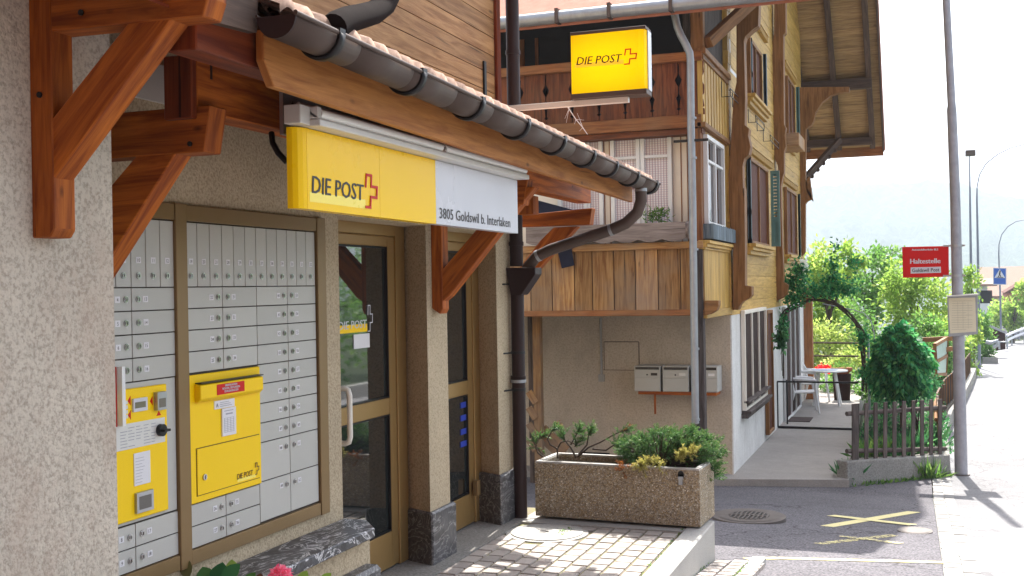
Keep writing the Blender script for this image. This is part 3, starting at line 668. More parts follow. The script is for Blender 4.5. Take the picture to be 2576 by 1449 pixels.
b = B(); b.box(X2, X2 + .012, 3.397, 3.494, .868, .945, t=.5); b.box(X2 + .012, X2 + .013, 3.41, 3.48, .88, .93, mi=1, t=.5); b.build('output_tray', [M['steel'], plain('tray_dark', (.14, .13, .12), .4)], sm_, bevel=.002)
q0 = PX(296, 960, X2); b = B(); b.box(X2 + .001, X2 + .03, q0.y - .012, q0.y + .006, 1.21, 1.43, t=.5); b.box(X2 + .001, X2 + .006, q0.y - .016, q0.y - .0125, 1.208, 1.43, mi=1, t=.5); b.build('side_guide', [M['plastic_white'], M['red']], sm_)

# ================================================================== SIGNS ON THE POST OFFICE
XS = -2.1
fs_ = thing('fascia_sign', (XS, 4.6, 2.0), 'long yellow and white illuminated sign box lettered DIE POST under the canopy', 'sign')
zt, zb_ = 2.297, 2.0; ya = PX(772, 420, XS).y; ym = PX(1096, 480, XS).y; yb = PX(1302, 520, XS).y; ys_ = PX(955, 450, XS).y
prof = [(XS, ya), (XS - .004, ya - .02), (XS - .014, ya - .04), (XS - .03, ya - .052), (XS - .05, ya - .056)]
def bodyp(poly, m, nm):
    return B().prism([(x, y, zb_) for x, y in poly], (0, 0, zt - zb_), t=.5).build(nm, m, fs_)
bodyp(prof + [(XS - .05, ya)], M['sign_yellow'], 'end_cap')
bodyp([(XS, ya + .002), (XS - .05, ya + .002), (XS - .05, ys_ - .001), (XS, ys_ - .001)], M['sign_yellow'], 'yellow_panel')
bodyp([(XS, ys_ + .001), (XS - .05, ys_ + .001), (XS - .05, ym), (XS, ym)], M['sign_yellow'], 'yellow_panel')
bodyp([(XS, ym + .001), (XS - .05, ym + .001), (XS - .05, yb), (XS, yb)], M['sign_white'], 'white_panel')
b = B(); fit_text(b, 'DIE POST', 'X', XS, R2(358, 1118), R2(655, 1163), R2(362, 1012), 0, .08, .0018, lift=.0015); b.build('lettering', M['ink'], fs_)
b = B(); q0, q1 = PX(*R2(345, 1165), XS), PX(*R2(668, 1185), XS); b.box(XS, XS + .001, q0.y, q1.y, q0.z - .002, q0.z + .035, t=.5); b.build('pale_band', M['pale_yellow'], fs_)
q0, q1 = PX(*R2(672, 1200), XS), PX(*R2(738, 1010), XS); q2 = PX(*R2(690, 1005), XS)
b = B(); b.logo(q1.y - q0.y - .008, q2.z - q0.z - .008, .0105, (XS + .001, q0.y, q0.z), YV, ZV, 0); b.build('logo', M['red'], fs_)
b = B(); fit_text(b, '3805 Goldswil b. Interlaken', 'X', XS, R2(1098, 1265), R2(1507, 1318), R2(1100, 1200), 0, 0, .0005, lift=.0015); b.build('lettering', M['ink'], fs_)
b = B(); b.tube([PX(683, 335, -2.32), PX(686, 360, -2.3), PX(700, 385, -2.26), PX(722, 408, -2.23)], .012, 8); b.build('support_arm', M['black'], fs_)
lp = thing('strip_light', (-2.08, 4.6, 2.3), 'white fluorescent strip light mounted on top of the long yellow sign', 'light')
y0 = PX(726, 290, -2.1).y; y1 = PX(1325, 448, -2.06).y
b = B(); b.box(-2.14, -2.03, y0 + .1, y1 - .04, zt + .003, zt + .028, t=.5); b.box(-2.14, -2.09, y0 + .1, y1 - .02, zt + .028, zt + .055, t=.5); b.build('housing', M['lamp_body'], lp, bevel=.003)
b = B(); b.prism([(-2.035, y0 + .1, zt + .03), (-2.12, y0 + .1, zt + .095), (-2.13, y0 + .1, zt + .09), (-2.045, y0 + .1, zt + .029)], (0, y1 - y0 - .16, 0), t=.5); b.build('reflector', M['lamp_tube'], lp)
b = B(); b.box(-2.14, -2.07, y0 + .03, y0 + .1, zt + .006, zt + .075, t=.5); b.box(-2.1, -2.04, y0 + .1, y0 + .13, zt + .03, zt + .075, t=.5); b.build('end_box', M['lamp_body'], lp, bevel=.003)
ymid = PX(*R2(1120, 880), -2.05).y
for a_, c_ in ((y0 + .13, ymid - .02), (ymid + .02, y1 - .05)): b = B(); b.tube([(-2.055, a_, zt + .052), (-2.055, c_, zt + .052)], .019, 12); b.tube([(-2.055, a_ - .015, zt + .052), (-2.055, a_, zt + .052)], .014, 10, mi=1); b.build('lamp_tube', [M['lamp_tube'], M['chrome']], lp)
b = B(); b.box(-2.2, -2.185, y0 + .1, y1 - .1, zt - .02, zt + .14, t=.5); b.build('back_plate', M['steel'], lp)

Y_S = 7.38
ps = thing('projecting_sign', (-2.0, Y_S + .07, 3.02), 'square yellow box sign lettered DIE POST on an arm over the canopy', 'sign')
c = [PY(x, y, Y_S) for x, y in ((1437, 237), (1606, 224), (1606, 73), (1437, 90))]
xl, xr = (c[0].x + c[3].x) / 2, PY(1624, 150, Y_S).x; zl, zh = c[0].z, c[3].z
b = B(); b.prism([(xl, Y_S, zl), (xr - .05, Y_S, zl), (xr - .012, Y_S + .012, zl), (xr, Y_S + .05, zl), (xr, Y_S + .15, zl), (xl, Y_S + .15, zl)], (0, 0, zh - zl), t=.5); b.build('sign_box', M['glow_yellow'], ps)
for z0_, z1_ in ((zh + .0005, zh + .022), (zl - .035, zl - .0005)): b = B(); b.box(xl - .004, xr + .004, Y_S - .004, Y_S + .154, z0_, z1_, t=.5); b.build('edge_trim', M['gutter'], ps, bevel=.002)
B().box(xr + .0005, xr + .007, Y_S + .05, Y_S + .152, zl, zh, t=.5).build('side_trim', M['steel'], ps)
b = B(); fit_text(b, 'DIE POST', 'Y', Y_S - .001, R1b(645, 472), R1b(965, 448), R1b(652, 412), 0, .2, .0012, lift=.001); b.build('lettering', M['ink'], ps)
q0, q1 = PY(*R1b(635, 492), Y_S), PY(*R1b(985, 462), Y_S); b = B(); b.prism([(q0.x, Y_S - .001, q0.z), (q1.x, Y_S - .001, q1.z), (q1.x, Y_S - .001, q1.z + .03), (q0.x, Y_S - .001, q0.z + .03)], (0, .0008, 0), t=.5); b.build('pale_band', M['glow_pale'], ps)
q0, q1, q2 = PY(*R1b(998, 466), Y_S), PY(*R1b(1086, 385), Y_S), PY(*R1b(1005, 352), Y_S)
b = B(); b.logo(q1.x - q0.x - .006, q2.z - q0.z - .006, .0085, (q0.x, Y_S - .002, q0.z), XV, ZV, 0, .0015); b.build('logo', M['red'], ps)
z_ = PY(1400, 247, Y_S + .07).z
b = B(); b.box(-2.85, -1.86, Y_S + .055, Y_S + .095, zl - .075, zl - .036, t=.5); b.build('support_arm', M['lamp_body'], ps, bevel=.002)

# unseen barn added to block sky light and dry twig on the sign arm
nb = thing('sky_block_barn', (-3, -9, -.2), 'unseen dark timber barn behind the camera, added to block sky light', 'barn')
B().box(-9.5, 9, -14, -4.5, -.4, 10.5, t=.5).build('wall', M['chalet_dark'], nb)
b = B(); b.prism([(-10.2, -14.6, 10.45), (9.6, -14.6, 10.45), (-.3, -14.6, 14.8)], (0, 10.7, 0), t=.5); b.build('roof', M['tile_red'], nb)
for i in range(3): b = B(); b.box(-7.6 + i * 2.6, -6.5 + i * 2.6, -4.52, -4.46, 1.0, 2.4, t=.5); b.build('window', M['shutter_dull'], nb)
b = B(); tw = [PY(*R1b(*p), Y_S + .1) for p in ((560, 745), (590, 790), (640, 865), (690, 925), (725, 975))]; b.tube(tw, [.004, .004, .003, .003, .002], 5)
for i, (x, y) in enumerate(((560, 860), (620, 830), (650, 820), (570, 890), (700, 870), (665, 950), (600, 740), (630, 900))): b.tube([tw[1 + i % 3], PY(*R1b(x, y), Y_S + .1)], [.002, .001], 4)
b.build('dry_twig', M['label'], label='thin dry twig hanging down from the arm of the square yellow sign', cat='twig')

for Y_, x_, z_, r_ in ((Y2 - .001, -2.36, 2.215, .009), (Y1 - .002, -2.46, 2.3, .009), (Y1 - .002, -2.3, 2.53, .009)):
    b = B(); b.disc((x_, Y_, z_), r_, (0, -1, 0), .006, 12, t=.5); b.build('bolt', M['black'], post)
q = PX(1045 / 1.59 * 1.0, 290, -2.33); q = PX(531, 175, -2.33); b = B(); b.box(-2.331, -2.3285, q.y - .006, q.y + .006, q.z - .035, q.z + .035, t=.5); b.build('slot_mark', M['ink'], post)
# ================================================================== CHALET
M['blue_slat'] = wood('blue_grey_slats', (.10, .14, .17), (.24, .29, .33), .7, .1)
XC = -2.39; YB = 13.1; YW = 15.0; ZG = -.886
ch = thing('chalet', (-4.0, 20.0, ZG), 'old timber chalet with carved balconies, green shutters and a deep gable overhang', 'building')
zY = lambda x, y, Y: PY(x, y, Y).z
zB = PX(1842, 792, XC).z
YE = 25.2
B().box(-9.5, XC, YW, YE, -1.3, zB, t=.5).build('base_wall', M['stucco_grey'], ch)
B().box(XC, XC + .02, YW - .001, YE, -1.3, zB, t=.5).build('side_wall', M['stucco_white'], ch)
# upper log wall
b = B(); z = zB; k = 0
while z < 10.9:
    lim = (11.0 - z) / .797
    ya, yb_ = max(YW, 20.4 - lim), min(YE, 20.4 + lim)
    b.box(XC - .12, XC + (.03 if k % 2 else .026), ya, yb_, z, z + .176, L=(0, 1, 0)); z += .18; k += 1
b.box(-9.5, XC - .02, YW + .001, YE - .02, zB, 6.6, t=.4); b.build('log_wall', M['yellow_wood'], ch)
# --- lower balcony
bz0, bz1 = zY(1600, 795, YB), zY(1600, 780, YB); rz0, rz1 = zY(1600, 629, YB), zY(1600, 611, YB)
B().box(-9, XC, YB, YB + .16, bz0, bz1, L=(1, 0, 0)).build('balcony_beam', M['chalet_rail'], ch, bevel=.006)
B().box(-9, XC, YB - .03, YB + .12, rz0, rz1, L=(1, 0, 0)).build('balcony_rail', M['chalet_plank'], ch, bevel=.005)
B().box(-9, XC - .03, YB + .16, YW + .2, bz0 + .02, bz0 + .1, L=(1, 0, 0)).build('balcony_floor', M['chalet_dark'], ch)
edges = [PY(*R2b(x, 700), YB).x for x in (215, 370, 533, 663, 820, 975, 1140, 1303, 1475)]
x = edges[0]; pl = [x - .36 * i for i in range(14, 0, -1)] + edges
for a, c_ in zip(pl[:-1], pl[1:]):
    b = B(); b.box(a + .006, c_ - .006, YB + .03, YB + .055, bz1 - .005, rz0 + .005, L=(0, 0, 1)); b.build('balcony_plank', M['chalet_plank'], ch)
b = B(); b.box(-9, XC - .01, YB + .06, YB + .07, bz1, rz0, t=.5); b.build('balcony_shade_sheet', M['boxback'], ch)  # dark sheet stands in for the shade between the planks
# side of lower balcony
zs0, zs1 = PX(1775, 782, XC).z, PX(1775, 628, XC).z
b = B(); y = YB + .06
while y < YW - .05: b.box(XC - .04, XC + .0, y, y + .118, zs0, zs1, L=(0, 0, 1)); y += .122
b.box(XC - .045, XC - .012, YB + .05, YW, zs0, zs1, t=.1); b.build('side_boarding', M['yellow_wood'], ch)
b = B(); b.box(XC - .06, XC + .03, YB + .02, YW, zs0 - .09, zs0, L=(0, 1, 0)); b.box(XC - .06, XC + .08, YB, YW - .1, zs1 + .07, zs1 + .11, L=(0, 1, 0)); b.box(XC - .06, XC + .05, YB, YW - .1, zs1 + .03, zs1 + .07, L=(0, 1, 0)); b.box(XC - .06, XC + .025, YB, YW - .1, zs1, zs1 + .03, L=(0, 1, 0)); b.build('side_moulding', M['yellow_wood'], ch, bevel=.004)
b = B(); b.prism([PY(*R4b(x, y), YB) for x, y in ((242, 1040), (360, 1040), (360, 1080), (345, 1120), (300, 1150), (242, 1165))], (0, .16, 0), L=(1, 0, 0)); b.build('carved_beam_end', M['brown_wood'], ch, bevel=.006)
gx0, gx1 = PY(1755, 850, YB + .1).x, PY(1774, 850, YB + .1).x
b = B(); b.box(gx0, gx1, YB - .012, YB - .002 + .14, -1.2, rz0 - .01, L=(0, 0, 1)); b.build('corner_post', M['grey_wood'], ch, bevel=.008)
# --- veranda windows (front, Y = 13.35)
YV_ = YB + .25
vz0, vz1 = rz1 - .02, zY(1650, 328, YV_)
b = B(); xv1 = PY(1742, 450, YV_).x
b.box(-9, xv1, YV_ + .05, YV_ + .1, vz0, vz1 + .05, t=.5); b.build('veranda_wall', M['cream'], ch)
tz1, tz0, trz = zY(1650, 345, YV_), zY(1650, 585, YV_), zY(1650, 393, YV_)
kc = NT('checked_curtain'); o_ = kc.objc(); w1 = kc.n('TexWave', wave_type='BANDS', bands_direction='X'); kc.l(o_, w1.inputs[0]); w1.inputs['Scale'].default_value = 9; w1.inputs['Distortion'].default_value = .6
w2 = kc.n('TexWave', wave_type='BANDS', bands_direction='Z'); kc.l(o_, w2.inputs[0]); w2.inputs['Scale'].default_value = 11; w2.inputs['Distortion'].default_value = .4
nf = kc.noise(kc.objc((14, 1, .6)), 1, 2); cc = kc.mix((.78, .74, .74), (.40, .2, .22), kc.ramp(w1.outputs[0], [(.6, (0, 0, 0)), (.9, (.7, .7, .7))])); cc = kc.mix(cc, (.34, .3, .42), kc.ramp(w2.outputs[0], [(.65, (0, 0, 0)), (.95, (.5, .5, .5))])); cc = kc.mix(cc, kc.mix(.55, 1.2, nf), .8, 'MULTIPLY'); kc.base(cc); kc.rough(.9)
def win_front(x0, x1, z0, z1, tr, Y, frame='white_paint', glass=None):
    """window with frame, transom and curtained pane"""
    a, c_ = PY(x0, 450, Y).x, PY(x1, 450, Y).x; fw_ = .05
    b = B(); b.box(a - fw_, a, Y - .02, Y + .05, z0 - fw_, z1 + fw_, t=.5); b.box(c_, c_ + fw_, Y - .02, Y + .05, z0 - fw_, z1 + fw_, t=.5)
    b.box(a, c_, Y - .02, Y + .05, z1, z1 + fw_, t=.5); b.box(a, c_, Y - .02, Y + .05, z0 - fw_, z0, t=.5)
    if tr: b.box(a, c_, Y - .01, Y + .045, tr - .018, tr + .018, t=.5)
    f = b.build('window', M[frame], ch, bevel=.004)
    b = B(); b.box(a, c_, Y + .035, Y + .047, z0, z1, t=.5); b.build('curtain', kc.m, f)
for x0, x1 in ((1412, 1470), (1483, 1507), (1546, 1601), (1622, 1681)): win_front(x0, x1, tz0, tz1, trz, YV_)
b = B()
for xx in (1518, 1532, 1690, 1712, 1728): q = PY(xx, 450, YV_).x; b.box(q - .006, q + .006, YV_ + .04, YV_ + .0495, vz0, vz1, t=.5)
b.build('board_joint', M['chalet_rail'], ch)
b = B(); b.box(PY(1747, 450, YB + .02).x, PY(1764, 450, YB + .02).x, YB + .02, YB + .2, rz1, zY(1750, 322, YB), L=(0, 0, 1)); b.build('veranda_post', M['chalet_rail'], ch, bevel=.006)
# side veranda window on XC
def side_win(pts, frame, panes, shutter=None, name='window', x=XC, trans=None, depth=.06):
    """pts = (left, right, y-top at left, y-bottom at left) in picture units on the side wall"""
    l, r, yt, yb_ = pts; p0, p1 = PX(l, yt, x), PX(l, yb_, x); ya, yb2 = p0.y, PX(r, (yt + yb_) / 2, x).y; z1, z0 = p0.z, p1.z
    b = B(); f_ = .05; b.box(x, x + depth, ya, ya + f_, z0, z1, t=.5); b.box(x, x + depth, yb2 - f_, yb2, z0, z1, t=.5); b.box(x, x + depth, ya + f_, yb2 - f_, z1 - f_, z1, t=.5); b.box(x, x + depth, ya + f_, yb2 - f_, z0, z0 + f_, t=.5)
    for i in range(1, panes): q = lerp(ya + f_, yb2 - f_, i / panes); b.box(x, x + depth * .9, q - .022, q + .022, z0 + f_, z1 - f_, t=.5)
    if trans: q = lerp(z0, z1, trans); b.box(x, x + depth * .8, ya + f_, yb2 - f_, q - .018, q + .018, t=.5)
    w_ = b.build(name, M[frame], ch, bevel=.004)
    return w_, ya, yb2, z0, z1
w_, ya, yb2, z0, z1 = side_win((1767, 1812, 338, 566), 'white_paint', 2, trans=.72, x=XC - .02)
B().box(XC - .03, XC + .0, ya + .05, yb2 - .05, z0 + .05, z1 - .05, t=.5).build('pane', M['win_glass'], w_)
b = B(); b.box(XC - .06, XC - .021, YB + .2, YW, z0 - .1, z1 + .25, L=(0, 0, 1)); b.build('side_panel', M['yellow_wood'], ch)
# shelf with scalloped valance
sx0, sx1 = PY(1500, 580, YB - .12).x, PY(1726, 580, YB - .12).x; vz = zY(1600, 562, YB - .15), zY(1600, 603, YB - .15)
sh = thing('window_flower_box', ((sx0 + sx1) / 2, YB - .1, vz[1]), 'weathered scalloped wooden flower box on the lower balcony rail under the curtained windows', 'flower box')
P = []; n = 7; wv = (sx1 - sx0 + .9) / n; sx00 = sx0 - .9
for i in range(n):
    for j in range(7):
        a = j / 7; P.append((sx00 + (i + a) * wv, YB - .16, vz[1] - .035 * math.sin(a * math.pi)))
P += [(sx1, YB - .16, vz[1]), (sx1, YB - .16, vz[0]), (sx00, YB - .16, vz[0])]
b = B(); b.prism(P, (0, .02, 0), L=(1, 0, 0)); b.build('scalloped_board', M['faded'], sh)
b = B(); b.box(sx00, sx1, YB - .139, YB + .05, vz[1] + .03, vz[0] - .01, L=(1, 0, 0)); b.disc((sx1, YB - .05, (vz[0] + vz[1]) / 2), .11, (1, 0, 0), .03, 20, t=.2); b.build('box_body', M['faded'], sh)
# side flower box (blue grey)
f0 = PX(1793, 562, XC + .1); f1 = PX(1793, 600, XC + .1); fy = PX(1863, 580, XC + .1).y
fb = thing('picket_flower_box', (XC, (f0.y + fy) / 2, f1.z), 'blue grey picket flower box on the balcony corner below the side windows', 'flower box')
b = B(); y = f0.y + .01
while y < fy: b.box(XC + .085, XC + .1, y, y + .045, f1.z, f0.z - .01 * ((int(y * 20)) % 2), L=(0, 0, 1)); y += .062
b.box(XC + .06, XC + .07, f0.y, fy, f1.z + .02, f0.z - .03, t=.0, mi=1); b.box(XC - .2, XC + .09, f0.y + .02, fy, f1.z + .01, f1.z + .03, t=.3)
b.build('side_pickets', [M['blue_slat'], M['black']], fb)
xq0 = PY(*R4b(225, 450), f0.y).x
b = B()
for i in range(5): q = lerp(xq0, XC + .09, i / 4.3); b.box(q, q + .03, f0.y - .005, f0.y + .01, f1.z, f0.z, L=(0, 0, 1))
b.box(xq0, XC + .09, f0.y + .011, f0.y + .02, f1.z + .03, f1.z + .05, t=.4); b.box(xq0, XC + .09, f0.y + .011, f0.y + .02, f0.z - .06, f0.z - .04, t=.4); b.build('front_pickets', M['blue_slat'], fb)
# --- upper balcony
uz0, uz1 = zY(1650, 326, YB), zY(1650, 294, YB); ur0, ur1 = zY(1650, 161, YB), zY(1650, 138, YB)
B().box(-9, XC, YB, YB + .18, uz0, uz1, L=(1, 0, 0)).build('balcony_beam', M['chalet_rail'], ch, bevel=.006)
B().box(-9, XC, YB + .05, YV_ + .02, uz0 - .07, uz0 - .004, L=(1, 0, 0)).build('balcony_trim', M['chalet_dark'], ch)
B().box(-9, XC + .02, YB - .03, YB + .12, ur0, ur1, L=(1, 0, 0)).build('balcony_rail', M['chalet_rail'], ch, bevel=.005)
B().box(-9, XC - .03, YB + .18, YW + .1, uz1 - .1, uz1 - .03, L=(1, 0, 0)).build('balcony_floor', M['chalet_dark'], ch)
cx = [PY(x, 230, YB).x for x in (1306, 1370, 1436, 1504, 1570, 1638, 1705, 1771)]
cx = [cx[0] - .3 * i for i in range(9, 0, -1)] + cx
prf = [(0, .005), (.1, .005), (.13, .03), (.16, .008), (.28, .02), (.34, .035), (.4, .008), (.55, .006), (.62, .03), (.68, .045), (.74, .02), (.8, .006), (.9, .012), (1, .005)]
for a, c_ in zip(cx[:-1], cx[1:]):
    b = B(); h = ur0 - uz1
    P = [(a + d, YB + .04, uz1 + h * t) for t, d in prf] + [(c_ - d, YB + .04, uz1 + h * t) for t, d in prf[::-1]]
    b.prism(P, (0, .025, 0), L=(0, 0, 1)); b.build('carved_plank', M['chalet_dark'], ch)
B().box(-9, XC - .01, YB + .3, YB + .32, uz1, ur0, t=.5).build('balcony_shade_sheet', M['recess_dark'], ch)  # near-black sheet paints the shade seen through the carved cutouts
# recess wall, posts
B().box(-9, XC - .3, YW - .3, YW, uz1, 6.2, t=.5).build('recess_wall', M['recess_dark'], ch)
b = B(); YR = YW - .32
for x0, x1 in ((1292, 1318), (1345, 1353), (1622, 1632)): b = B(); b.box(PY(x0, 90, YR).x, PY(x1, 90, YR).x, YR, YR + .05, uz1, 5.2, L=(0, 0, 1)); b.build('window_post', M['chalet_rail'], ch)
b = B(); b.box(PY(1736, 60, YB).x, PY(1768, 60, YB).x, YB + .0, YB + .14, ur1 + .001, 5.4, L=(0, 0, 1)); b.build('balcony_post', M['brown_wood'], ch, bevel=.008)
b = B(); P0, P1 = PY(1776, 104, YB), PY(1905, -8, YB + .6); P1 = PX(1905, -8, XC + .55); b.beam((P0.x, P0.y + .1, P0.z), P1, .12, .13); b.build('roof_brace', M['brown_wood'], ch, bevel=.006)
# side of upper balcony
uz_b, uz_t = PX(1773, 313, XC).z, PX(1773, 160, XC).z
b = B(); y = YB + .02; i = 0
while y < YW - .04: b.box(XC - .04, XC + (.0 if i % 2 else .018), y, y + (.15 if i % 2 == 0 else .05), uz_b, uz_t, L=(0, 0, 1)); y += (.152 if i % 2 == 0 else .052); i += 1
b.build('side_boarding', M['yellow_wood'], ch)
b = B(); b.box(XC - .05, XC + .07, YB - .02, YW, uz_t + .06, uz_t + .13, L=(0, 1, 0)); b.box(XC - .05, XC + .04, YB, YW, uz_t, uz_t + .06, L=(0, 1, 0)); b.box(XC - .05, XC + .05, YB, YW, uz_b - .06, uz_b, L=(0, 1, 0)); b.build('side_moulding', M['brown_wood'], ch, bevel=.005)
b = B(); b.box(XC - .3, XC - .04, YB + .5, YW, uz_t, 6.4, L=(0, 0, 1)); b.build('side_panel', M['grey_wood'], ch)
w_, ya, yb2, z0, z1 = side_win((1822, 1858, -40, 175), 'white_paint', 2, trans=.5, x=XC - .03)
B().box(XC - .035, XC - .005, ya + .05, yb2 - .05, z0 + .05, z1 - .05, t=.5).build('pane', M['win_glass'], w_)
# --- carved wall ends (consoles)
def console(Y, pts, nm='carved_wall_end', th=.22):
    b = B(); b.prism([PY(x, y, Y) for x, y in pts], (0, th, 0), L=(0, 0, 1), t=.5)
    # horizontal log courses as thin grooves
    return b.build(nm, M['brown_wood'], ch, bevel=.006)
console(YW - .02, [R3b(*p) for p in ((445, -250), (610, -250), (610, 0), (603, 185), (560, 215), (510, 262), (499, 300), (509, 700), (505, 905), (537, 930), (530, 980), (547, 1060), (535, 1120), (502, 1148), (490, 1200), (494, 1440))] + [R4b(*p) for p in ((574, 100), (580, 620), (580, 915), (635, 925), (635, 995), (612, 1022), (562, 1045), (538, 1075), (522, 1117), (478, 1117), (478, 600), (448, 300), (445, 0))] + [R3b(*p) for p in ((402, 1060), (424, 700), (445, 600))])
YBc = PX(*R4b(822, 650), XC).y
console(YBc, [R3b(*p) for p in ((720, -250), (800, -250), (802, 232), (786, 250), (785, 345), (790, 900), (803, 925), (795, 975), (803, 1060), (790, 1100), (790, 1250))] + [R4b(*p) for p in ((892, 10), (878, 90), (890, 600), (900, 885), (936, 912), (928, 985), (890, 1020), (850, 1035), (835, 1062), (825, 1062), (822, 650), (818, 400), (865, 200), (860, 20))] + [R3b(*p) for p in ((745, 1200), (712, 1120), (708, 700), (692, 350), (718, 240))])
YCc = PX(2013, 655, XC).y
console(YCc, [R3b(*p) for p in ((893, 632), (1262, 628), (1262, 664), (1190, 670), (1130, 690), (1062, 742), (1018, 812), (1003, 875), (988, 905), (948, 932), (946, 1290), (962, 1340), (955, 1380), (985, 1410), (992, 1435))] + [R4b(*p) for p in ((1112, 12), (1085, 55), (1096, 112), (1132, 160), (1130, 198), (1096, 215), (1080, 235), (1078, 640), (1032, 690), (1030, 200), (1005, 60), (1005, -30))] + [R3b(*p) for p in ((893, 1150), (898, 900))])
b = B(); a0 = PX(2016, 660, XC); b.box(XC + .0, XC + .2, YE - .2, YE + .05, -1.2, zB + .3, L=(0, 0, 1)); b.build('veranda_post', M['chalet_rail'], ch)
# --- facade windows
def louvre(Y, xa, xb_, z0, z1, mat='green', nm='shutter'):
    b = B(); f_ = .045; x0, x1 = sorted((xa, xb_))
    b.box(x0, x0 + f_, Y - .02, Y + .02, z0, z1, t=.5); b.box(x1 - f_, x1, Y - .02, Y + .02, z0, z1, t=.5)
    zm = lerp(z0, z1, .36)
    for za, zb2 in ((z0, z0 + .07), (zm - .04, zm + .04), (z1 - .06, z1)): b.box(x0 + f_, x1 - f_, Y - .02, Y + .02, za, zb2, t=.5)
    b.box(x0 + f_, x1 - f_, Y - .006, Y + .006, z0 + .07, zm - .04, t=.5)
    z = zm + .06
    while z < z1 - .08: b.hexa([(x0 + f_, Y - .02, z), (x1 - f_, Y - .02, z), (x1 - f_, Y + .016, z + .03), (x0 + f_, Y + .016, z + .03), (x0 + f_, Y - .02, z + .008), (x1 - f_, Y - .02, z + .008), (x1 - f_, Y + .016, z + .038), (x0 + f_, Y + .016, z + .038)], t=.5); z += .055
    return b.build(nm, M[mat], ch)
def fill(w_, ya, yb2, z0, z1, mat='shutter', n=2, nm='folding_shutter'):
    x = XC + .03
    for i in range(n):
        a, c_ = lerp(ya + .05, yb2 - .05, i / n), lerp(ya + .05, yb2 - .05, (i + 1) / n)
        b = B(); b.box(x - .005, x + .028, a + .025, c_ - .025, z0 + .05, z1 - .05, t=.5); b.build(nm, M[mat], w_)
def sill(ya, yb2, z, mat='yellow_wood'):
    b = B(); b.box(XC + .03, XC + .17, ya - .12, yb2 + .12, z - .05, z, L=(0, 1, 0)); b.box(XC + .03, XC + .13, ya - .1, yb2 + .1, z - .1, z - .05, L=(0, 1, 0)); b.box(XC + .03, XC + .09, ya - .1, yb2 + .1, z - .16, z - .1, L=(0, 1, 0)); b.build('window_sill', M[mat], ch, bevel=.004)
def frieze(ya, yb2, z):
    b = B(); b.box(XC + .03, XC + .1, ya, yb2, z + .05, z + .1, t=.5, L=(0, 1, 0)); y = ya
    while y < yb2: b.box(XC + .03, XC + .085, y, y + .05, z - .04, z + .05, t=.4); y += .1
    b.build('dentil_frieze', M['yellow_wood'], ch)
W = side_win((1877, 1925, 394, 612), 'brown_wood', 2, x=XC + .032); fill(*W); sill(W[1], W[2], W[3]); frieze(W[1], W[2] + .7, W[4] + .12)
a_ = PY(1962, 520, W[2] + .2).x; louvre(W[2] + .2, a_, XC + .1, W[3] + .02, W[4] + .0); louvre(W[1] - .04, XC + .06, XC + .095, W[3], W[4], 'blue_green')
W = side_win((1971, 1998, 470, 640), 'brown_wood', 2, x=XC + .032); fill(*W); sill(W[1], W[2], W[3]); frieze(W[1] - .3, W[2] + .3, W[4] + .12)
a_ = PY(2014, 560, W[2] + .1).x; louvre(W[2] + .1, a_, XC + .1, W[3] + .02, W[4])
W = side_win((1877, 1908, 93, 235), 'brown_wood', 2, x=XC + .032); fill(*W, n=1); sill(W[1], W[2] + .5, W[3]); frieze(W[1] + .4, W[2] + .9, W[4] + .4)
a_ = PY(1929, 180, W[2] + .04).x; louvre(W[2] + .04, a_, XC + .1, W[3] + .02, W[4], 'blue_green'); a_ = PY(1887, 150, W[1] + .1).x; louvre(W[1] + .1, a_, XC + .06, W[3], W[4], 'blue_green')
W = side_win((1974, 1993, 190, 350), 'brown_wood', 2, x=XC + .032); fill(*W); sill(W[1], W[2], W[3]); frieze(W[1] - .3, W[2] + .4, W[4] + .15)
a_ = PY(2012, 290, W[2] + .1).x; louvre(W[2] + .1, a_, XC + .1, W[3], W[4])
W = side_win((1863, 1921, 782, 1040), 'cream', 3, x=XC + .03); fill(*W, mat='shutter_dull', n=3)
b = B(); b.box(XC + .03, XC + .16, W[1] - .02, W[2] + .05, W[3] - .02, W[3] + .02, t=.5); b.box(XC + .05, XC + .14, W[1], W[2] + .05, W[3] + .12, W[3] + .16, t=.5); b.box(XC + .02, XC + .12, W[1] - .02, W[2] + .05, W[3] - .09, W[3] - .02, t=.5); b.build('window_sill', M['grey_wood'], ch, bevel=.008)
W = side_win((1921, 1938, 782, 1100), 'brown_wood', 1, name='side_door', x=XC + .028); fill(*W, mat='shutter', n=1, nm='door_leaf')
W = side_win((1968, 2008, 772, 1068), 'white_paint', 3, x=XC + .03, name='side_door'); fill(*W, mat='shutter_dull', n=3, nm='door_leaf')
# orange box high on the facade and thin iron flower box holders
q0, q1, q2 = PX(*R3b(805, 1045), XC + .03), PX(*R3b(805, 1130), XC + .03), PY(*R3b(890, 1050), YBc + .3)
B().box(XC + .03, q2.x + .02, YBc + .3, YBc + 1.4, q1.z, q0.z, L=(1, 0, 0)).build('balcony_bracket_box', M['chalet_plank'], ch, bevel=.005)
def holder(x0, y0, x1, y1):
    a, c_ = PX(x0, y0, XC + .05), PX(x1, y1, XC + .05); b = B()
    for yy in (a.y, c_.y): b.tube([(XC + .05, yy, a.z), (XC + .05, yy, a.z - .2), (XC + .16, yy, a.z - .2), (XC + .16, yy, a.z - .1)], .007, 5)
    b.tube([(XC + .16, a.y, a.z - .1), (XC + .16, c_.y, a.z - .1)], .007, 5); b.tube([(XC + .16, a.y, a.z - .19), (XC + .16, c_.y, a.z - .19)], .007, 5); b.build('flower_box_holder', M['black'], ch)
holder(1815, 205, 1842, 215); holder(1882, 275, 1904, 285); holder(1920, 325, 1942, 335)

